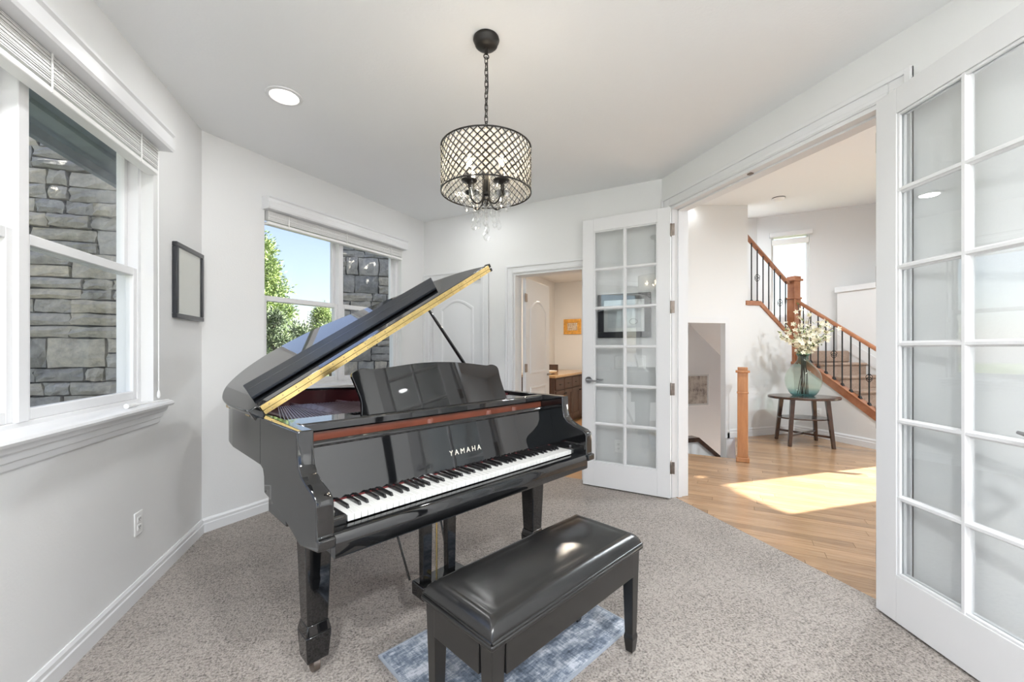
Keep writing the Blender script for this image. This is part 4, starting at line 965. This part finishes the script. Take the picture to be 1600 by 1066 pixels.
rg = empty('rug', (rgc.x+.03, rgc.y-.06, 0), R(26.5), 'small distressed blue grey rug under the piano bench', 'rug')
MB().box(-.455, .455, -.30, .30, .001, .009).build('pile', 'rug', rg, bevel=.002)
for a in ((-.46, .46, -.306, -.298), (-.46, .46, .298, .306), (-.46, -.452, -.298, .298), (.452, .46, -.298, .298)): MB().box(*a, .001, .0105).build('binding', 'rugedge', rg)

# ------------------------------------------------------------------ chandelier
ch = empty('chandelier', (.468, 1.94, 0), 0, 'drum chandelier with beaded lattice shade, four candle bulbs and crystal drops', 'chandelier')
MB().lathe([(.060, 2.7395), (.063, 2.73), (.060, 2.722), (.056, 2.718), (.054, 2.706), (.046, 2.698), (.030, 2.692), (.010, 2.688), (.008, 2.664)], 32).build('canopy', 'dark_bronze', ch, smooth=40)
MB().tube([(.012*math.cos(k*.5236), 0, 2.652+.012*math.sin(k*.5236)) for k in range(13)], .0028, 6).build('canopy_loop', 'dark_bronze', ch, smooth=60)
lk = []; nl = 15; zt, zb = 2.645, 2.225
lm = MB()
hl = (zt-zb)/nl*.68
lm.tube([(.0075*math.cos(k*.3927), 0, (hl if math.sin(k*.3927) >= 0 else -hl)*abs(math.sin(k*.3927))**.6) for k in range(17)], .0022, 6)
lme = lm.mesh('chain_link', 60); lme.materials.append(M['dark_bronze'])
for i in range(nl):
    o = bpy.data.objects.new('chain_link', lme); COL.objects.link(o); o.parent = ch; o.location = (0, 0, zt - (i+.5)*(zt-zb)/nl); o.rotation_euler = (0, 0, R(90)*(i % 2) + .3)
MB().tube([(.006, .004, 2.655), (.009, -.004, 2.5), (-.006, .006, 2.36), (.004, 0, 2.22)], .0018, 6).build('wire', 'dark_bronze', ch, smooth=60)
RS, Z0, Z1 = .214, 1.998, 2.208
for z in (Z0, Z1): MB().tube([(RS*math.cos(k*math.pi/32), RS*math.sin(k*math.pi/32), z) for k in range(65)], .0038, 6).build('shade_ring', 'dark_bronze', ch, smooth=60)
m = MB(); nd = 38; rows = 6; dz = (Z1-Z0)/rows
for sgn in (-1, 1):
    for i in range(nd):
        pts = []
        for k in range(rows*2+1):
            t = k/(rows*2); an = 2*math.pi*(i + sgn*t*rows)/nd; pts.append((RS*math.cos(an), RS*math.sin(an), Z0 + (Z1-Z0)*t))
        m.tube(pts, .002, 4, False)
tag(m.build('lattice', 'dark_bronze', ch), 'dark diamond wire lattice')
m = MB()
for j in range(rows*2-1):
    for i in range(nd):
        an = 2*math.pi*(i + (.5 if j % 2 else 0) + .0)/nd; z = Z0 + dz*.5*(j+1); r_ = .0118
        c, s = math.cos(an), math.sin(an); p = Vector(((RS-.003)*c, (RS-.003)*s, z)); rad = Vector((c, s, 0)); tn = Vector((-s, c, 0)); up_ = Vector((0, 0, 1))
        m.add([p+rad*.006, p-rad*.006, p+tn*r_, p-tn*r_, p+up_*r_*1.05, p-up_*r_*1.05], [(0,2,4),(0,4,3),(0,3,5),(0,5,2),(1,4,2),(1,3,4),(1,5,3),(1,2,5)])
tag(m.build('crystal_beads', 'bead', ch), 'clear crystal beads filling the lattice', None, None, 'stuff')
MB().lathe([(.001, 0), (.02, .003), (.02, .012), (.008, .018), (.006, .22), (.012, .225), (.012, .235)], 16, (0, 0, 1.985)).build('centre_column', 'dark_bronze', ch, smooth=40)
for k in range(3):
    an = k*2.094+.4; MB().tube([(.0, 0, 2.206), (RS*math.cos(an), RS*math.sin(an), 2.206)], .003, 6).build('spider_arm', 'dark_bronze', ch)
for k in range(6):
    an = k*1.0472; MB().tube([(.016*math.cos(an), .016*math.sin(an), 2.0), (.016*math.cos(an), .016*math.sin(an), 2.2)], .0028, 6).build('column_rod', 'dark_bronze', ch)
MB().lathe([(.012, .03), (.016, .02), (.008, .012), (.012, .004), (.007, -.006), (.002, -.012)], 12, (0, 0, 1.945)).build('finial', 'dark_bronze', ch, smooth=40)
tdm = MB().lathe([(.0008, .026), (.005, .014), (.0105, .0), (.0115, -.008), (.008, -.017), (.0015, -.022)], 8).mesh('crystal_drop'); tdm.materials.append(M['crystal'])
bdm = MB().lathe([(.0008, .007), (.006, .003), (.006, -.003), (.0008, -.007)], 8).mesh('crystal_bead'); bdm.materials.append(M['crystal'])
def drop(x, y, z0, n, sc=1.0):
    o = bpy.data.objects.new('crystal_drop', tdm); COL.objects.link(o); o.parent = ch; o.location = (x, y, z0 - .016*n - .03*sc); o.scale = (sc, sc*.8, sc)
    for i in range(n):
        b = bpy.data.objects.new('bead', bdm); COL.objects.link(b); b.parent = o; b.location = (0, 0, (.034*sc + .016*i)/sc + .0); b.scale = (1/sc, 1/sc/.8, 1/sc)
LB = 0
for k in range(4):
    an = R(28 + 90*k); cx, cy = .105*math.cos(an), .105*math.sin(an)
    pts = catmull([(.014*math.cos(an), .014*math.sin(an), 2.06), (.022*math.cos(an), .022*math.sin(an), 1.97), (.055*math.cos(an), .055*math.sin(an), 1.935), (.092*math.cos(an), .092*math.sin(an), 1.95), (cx, cy, 2.0), (cx, cy, 2.03)], 5)
    a = MB().tube(pts, .0042, 8).build('arm', 'dark_bronze', ch, smooth=60)
    MB().lathe([(.006, -.012), (.012, -.004), (.034, .002), (.038, .008), (.034, .008), (.014, .005), (.012, .012)], 20, (cx, cy, 2.022)).build('drip_cup', 'dark_bronze', a, smooth=40)
    MB().lathe([(.0115, 0), (.0115, .055), (.008, .056)], 14, (cx, cy, 2.032)).build('candle_sleeve', 'dark_bronze', a, smooth=40)
    MB().lathe([(.007, 0), (.010, .008), (.0145, .024), (.013, .036), (.007, .05), (.0015, .062)], 14, (cx, cy, 2.087)).build('bulb', 'bulb', a, smooth=60)
    ld = bpy.data.lights.new('bulb_light', 'POINT'); ld.energy = .8; ld.color = (1, .86, .66); ld.shadow_soft_size = .02
    l = bpy.data.objects.new('bulb_light', ld); COL.objects.link(l); l.parent = ch; l.location = (cx, cy, 2.118)
    for j in range(5):
        b2 = an + j*1.2566; drop(cx + .035*math.cos(b2), cy + .035*math.sin(b2), 2.024, 1, 1.3)
    drop(.055*math.cos(an), .055*math.sin(an), 1.93, 2, 1.1)
    b2 = an + R(45); drop(.06*math.cos(b2), .06*math.sin(b2), 1.95, 4, 1.25)
drop(0, 0, 1.935, 6, 1.35)
for k in range(6): b2 = k*1.0472 + .2; drop(.03*math.cos(b2), .03*math.sin(b2), 1.955, 1, 1.0)

# ------------------------------------------------------------------ wall things
fA = FR['A']
framed('framed_certificate', 'black framed certificate hanging on the left wall beside the window', 'picture', (XA+.001, 3.098, 1.66), R(90), .385, .45, .028, .026, 'frame_black', 'paper')
def onC(s, z, y=-.001): return Matrix.Translation(locC) @ Matrix.Rotation(rzC, 4, 'Z') @ Vector((s, y, z))
r = framed('framed_print', 'dark framed print on white mat seen through the french door glass', 'picture', onC(2.32, 1.555), rzC, .475, .40, .055, .03, 'frame_black', 'sheet', .035)
ink = MB().tube([(.085+.032*math.cos(t)*(1+.15*math.cos(2*t)), -.0165, -.055+.026*math.sin(t)) for t in [i*.3927 for i in range(17)]], .003, 4)
ink.build('ink_drawing', 'ink', r)
def plate(name, label, cat, loc, rz, kind):
    r = empty(name, loc, rz, label, cat); MB().box(-.036, .036, -.006, 0, -.058, .058).build('cover_plate', 'plastic', r, bevel=.004)
    if kind == 'outlet':
        for z in (-.02, .02):
            q = MB().box(-.017, .017, -.009, -.006, z-.014, z+.014).build('socket', 'plastic', r, bevel=.004)
            MB().box(-.008, -.005, -.0096, -.0088, z-.002, z+.007).box(.005, .008, -.0096, -.0088, z-.002, z+.007).box(-.002, .002, -.0096, -.0088, z-.009, z-.005).build('slots', 'iron', q)
    else: MB().box(-.017, .017, -.010, -.006, -.033, .033).build('rocker', 'plastic', r, bevel=.003)
    return r
plate('wall_outlet', 'white wall outlet low on the left wall below the window sill', 'outlet', (XA, 2.555, .375), R(90), 'outlet')
plate('wall_outlet', 'white wall outlet low on the back wall behind the french door', 'outlet', onC(2.27, .362), rzC, 'outlet')
plate('light_switch', 'white rocker switch behind the french door, left of the pair', 'switch', onC(2.27, 1.13), rzC, 'switch')
plate('light_switch', 'white blank switch plate behind the french door, right of the pair', 'switch', onC(2.475, 1.135), rzC, 'switch')
plate('wall_outlet', 'white wall outlet on the hall wall behind the oval table', 'outlet', (XS-.001, 4.35, .36), R(-90), 'outlet')

# ------------------------------------------------------------------ oval table, glass demijohn, branches
feet = [(5.231, 4.462), (4.983, 4.059), (5.659, 4.224), (5.384, 3.793)]
tc_ = Vector((sum(p[0] for p in feet)/4, sum(p[1] for p in feet)/4))
ax = Vector((feet[3][0]-feet[1][0]+feet[2][0]-feet[0][0], feet[3][1]-feet[1][1]+feet[2][1]-feet[0][1])).normalized(); ra = math.atan2(ax.y, ax.x)
tb = empty('side_table', (tc_.x, tc_.y, 0), ra, 'small oval dark wood side table with lower shelf in the hall', 'table')
el = lambda a, b, n=40: [(a*math.cos(2*math.pi*i/n), b*math.sin(2*math.pi*i/n)) for i in range(n)]
MB().prism(el(.415, .315), XY, .60, .632).build('table_top', 'walnut', tb, bevel=.008, segs=3)
MB().prism(el(.30, .205), XY, .335, .352).build('shelf', 'walnut', tb, bevel=.004)
loc_f = []
for p in feet:
    d = Vector(p) - tc_; q = (d.x*math.cos(-ra)-d.y*math.sin(-ra), d.x*math.sin(-ra)+d.y*math.cos(-ra)); loc_f.append(q)
    MB().frustum(q, .038, .038, 0, (q[0]*.80, q[1]*.80), .05, .05, .602).build('leg', 'walnut', tb, bevel=.004)
for a, b in ((0, 3), (1, 2)):
    pa, pb = loc_f[a], loc_f[b]; MB().tube([(pa[0]*.95, pa[1]*.95, .14), (pb[0]*.95, pb[1]*.95, .14)], .018, 4).build('stretcher', 'walnut', tb)
vz = .632
vs_ = empty('glass_demijohn', (tc_.x+.02, tc_.y+.02, vz), 0, 'large round blue green glass demijohn on the oval table', 'vase')
pro = [(.11, .0), (.125, .006), (.16, .045), (.195, .12), (.208, .20), (.198, .28), (.165, .35), (.115, .41), (.075, .46), (.06, .50), (.064, .535), (.072, .548)]
cp = catmull([(a, 0, b) for a, b in pro], 4)
MB().lathe([(p.x, p.z) for p in cp], 40, cap=False).lathe([(.001, .006), (.11, .0)], 40, cap=False).build('glass_body', 'vaseglass', vs_, smooth=180)
MB().lathe([(.064, .535), (.078, .546), (.078, .556), (.066, .560)], 32, cap=False).build('lip', 'vaseglass', vs_, smooth=60)
rb = random.Random(5)
vc = Vector((tc_.x+.02, tc_.y+.02, vz))
camr = Vector((c_, -s_, 0))
ends = [(-.30, .0, .80, 'lowest at the left'), (-.20, .05, .98, 'leaning up to the left'), (-.10, -.04, .92, 'short one left of the middle'), (-.04, .04, 1.22, 'tallest, upright at the middle'), (.06, -.05, 1.10, 'upright just right of the middle'),
        (.14, .05, .98, 'middle height, right of the middle'), (.26, .0, 1.0, 'arching right over the balusters'), (.36, .03, .96, 'long one arching right below the handrail'), (.34, -.03, .80, 'lower one reaching right'), (.22, .04, .70, 'short one drooping right'),
        (-.14, -.08, .72, 'shortest, at the left of the glass neck'), (.03, -.1, .82, 'short one in front of the glass neck'), (.46, .02, .93, 'longest, stretching furthest right')]
for bi, (l_, dpt, zz, side) in enumerate(ends):
    e = camr*l_ + Vector((s_, c_, 0))*dpt + Vector((0, 0, zz))
    br = empty('flower_branch', vc, 0, 'cream blossom branch in the glass demijohn, ' + side, 'flower', 'blossom branches in the demijohn')
    st0 = Vector((rb.uniform(-.06, .06), rb.uniform(-.06, .06), .02))
    nk = Vector((e.x*.12, e.y*.12, .54)); 
    nl_ = math.hypot(nk.x, nk.y)
    if nl_ > .045: nk.x *= .045/nl_; nk.y *= .045/nl_
    pth = catmull([st0, nk.lerp(st0, .5), nk, nk.lerp(e, .55) + Vector((0, 0, .05)), e], 5)
    MB().tube(pth, [.004]*len(pth), 5).build('stem', 'stem', br)
    fm, lf = MB(), MB()
    for k in range(34):
        t = rb.uniform(.52, 1); p = pth[min(int(t*(len(pth)-1)), len(pth)-1)] + Vector((rb.gauss(0, .028), rb.gauss(0, .028), rb.gauss(0, .024)))
        if p.z < .57: p.z = .57 + rb.uniform(0, .05)
        nrm = Vector((rb.gauss(0, 1), rb.gauss(-.6, 1), rb.gauss(.3, 1))).normalized(); u_ = nrm.orthogonal().normalized(); v_ = nrm.cross(u_)
        if k % 5 < 3:
            for j in range(5):
                a0 = j*1.2566; d = u_*math.cos(a0)+v_*math.sin(a0); d2 = u_*math.cos(a0+.5)+v_*math.sin(a0+.5); d3 = u_*math.cos(a0-.5)+v_*math.sin(a0-.5); sz = .030
                fm.add([p, p+d2*sz*.75+nrm*.004, p+d*sz*1.15+nrm*.009, p+d3*sz*.75+nrm*.004], [(0, 1, 2, 3)])
        else:
            sz = rb.uniform(.025, .042); lf.add([p, p+u_*sz*.6+v_*sz*.3, p+u_*sz*1.5, p+u_*sz*.6-v_*sz*.3], [(0, 1, 2, 3)])
    fm.build('blossoms', 'petal', br); lf.build('leaves', 'leaf', br)
print('objects', len(bpy.data.objects))
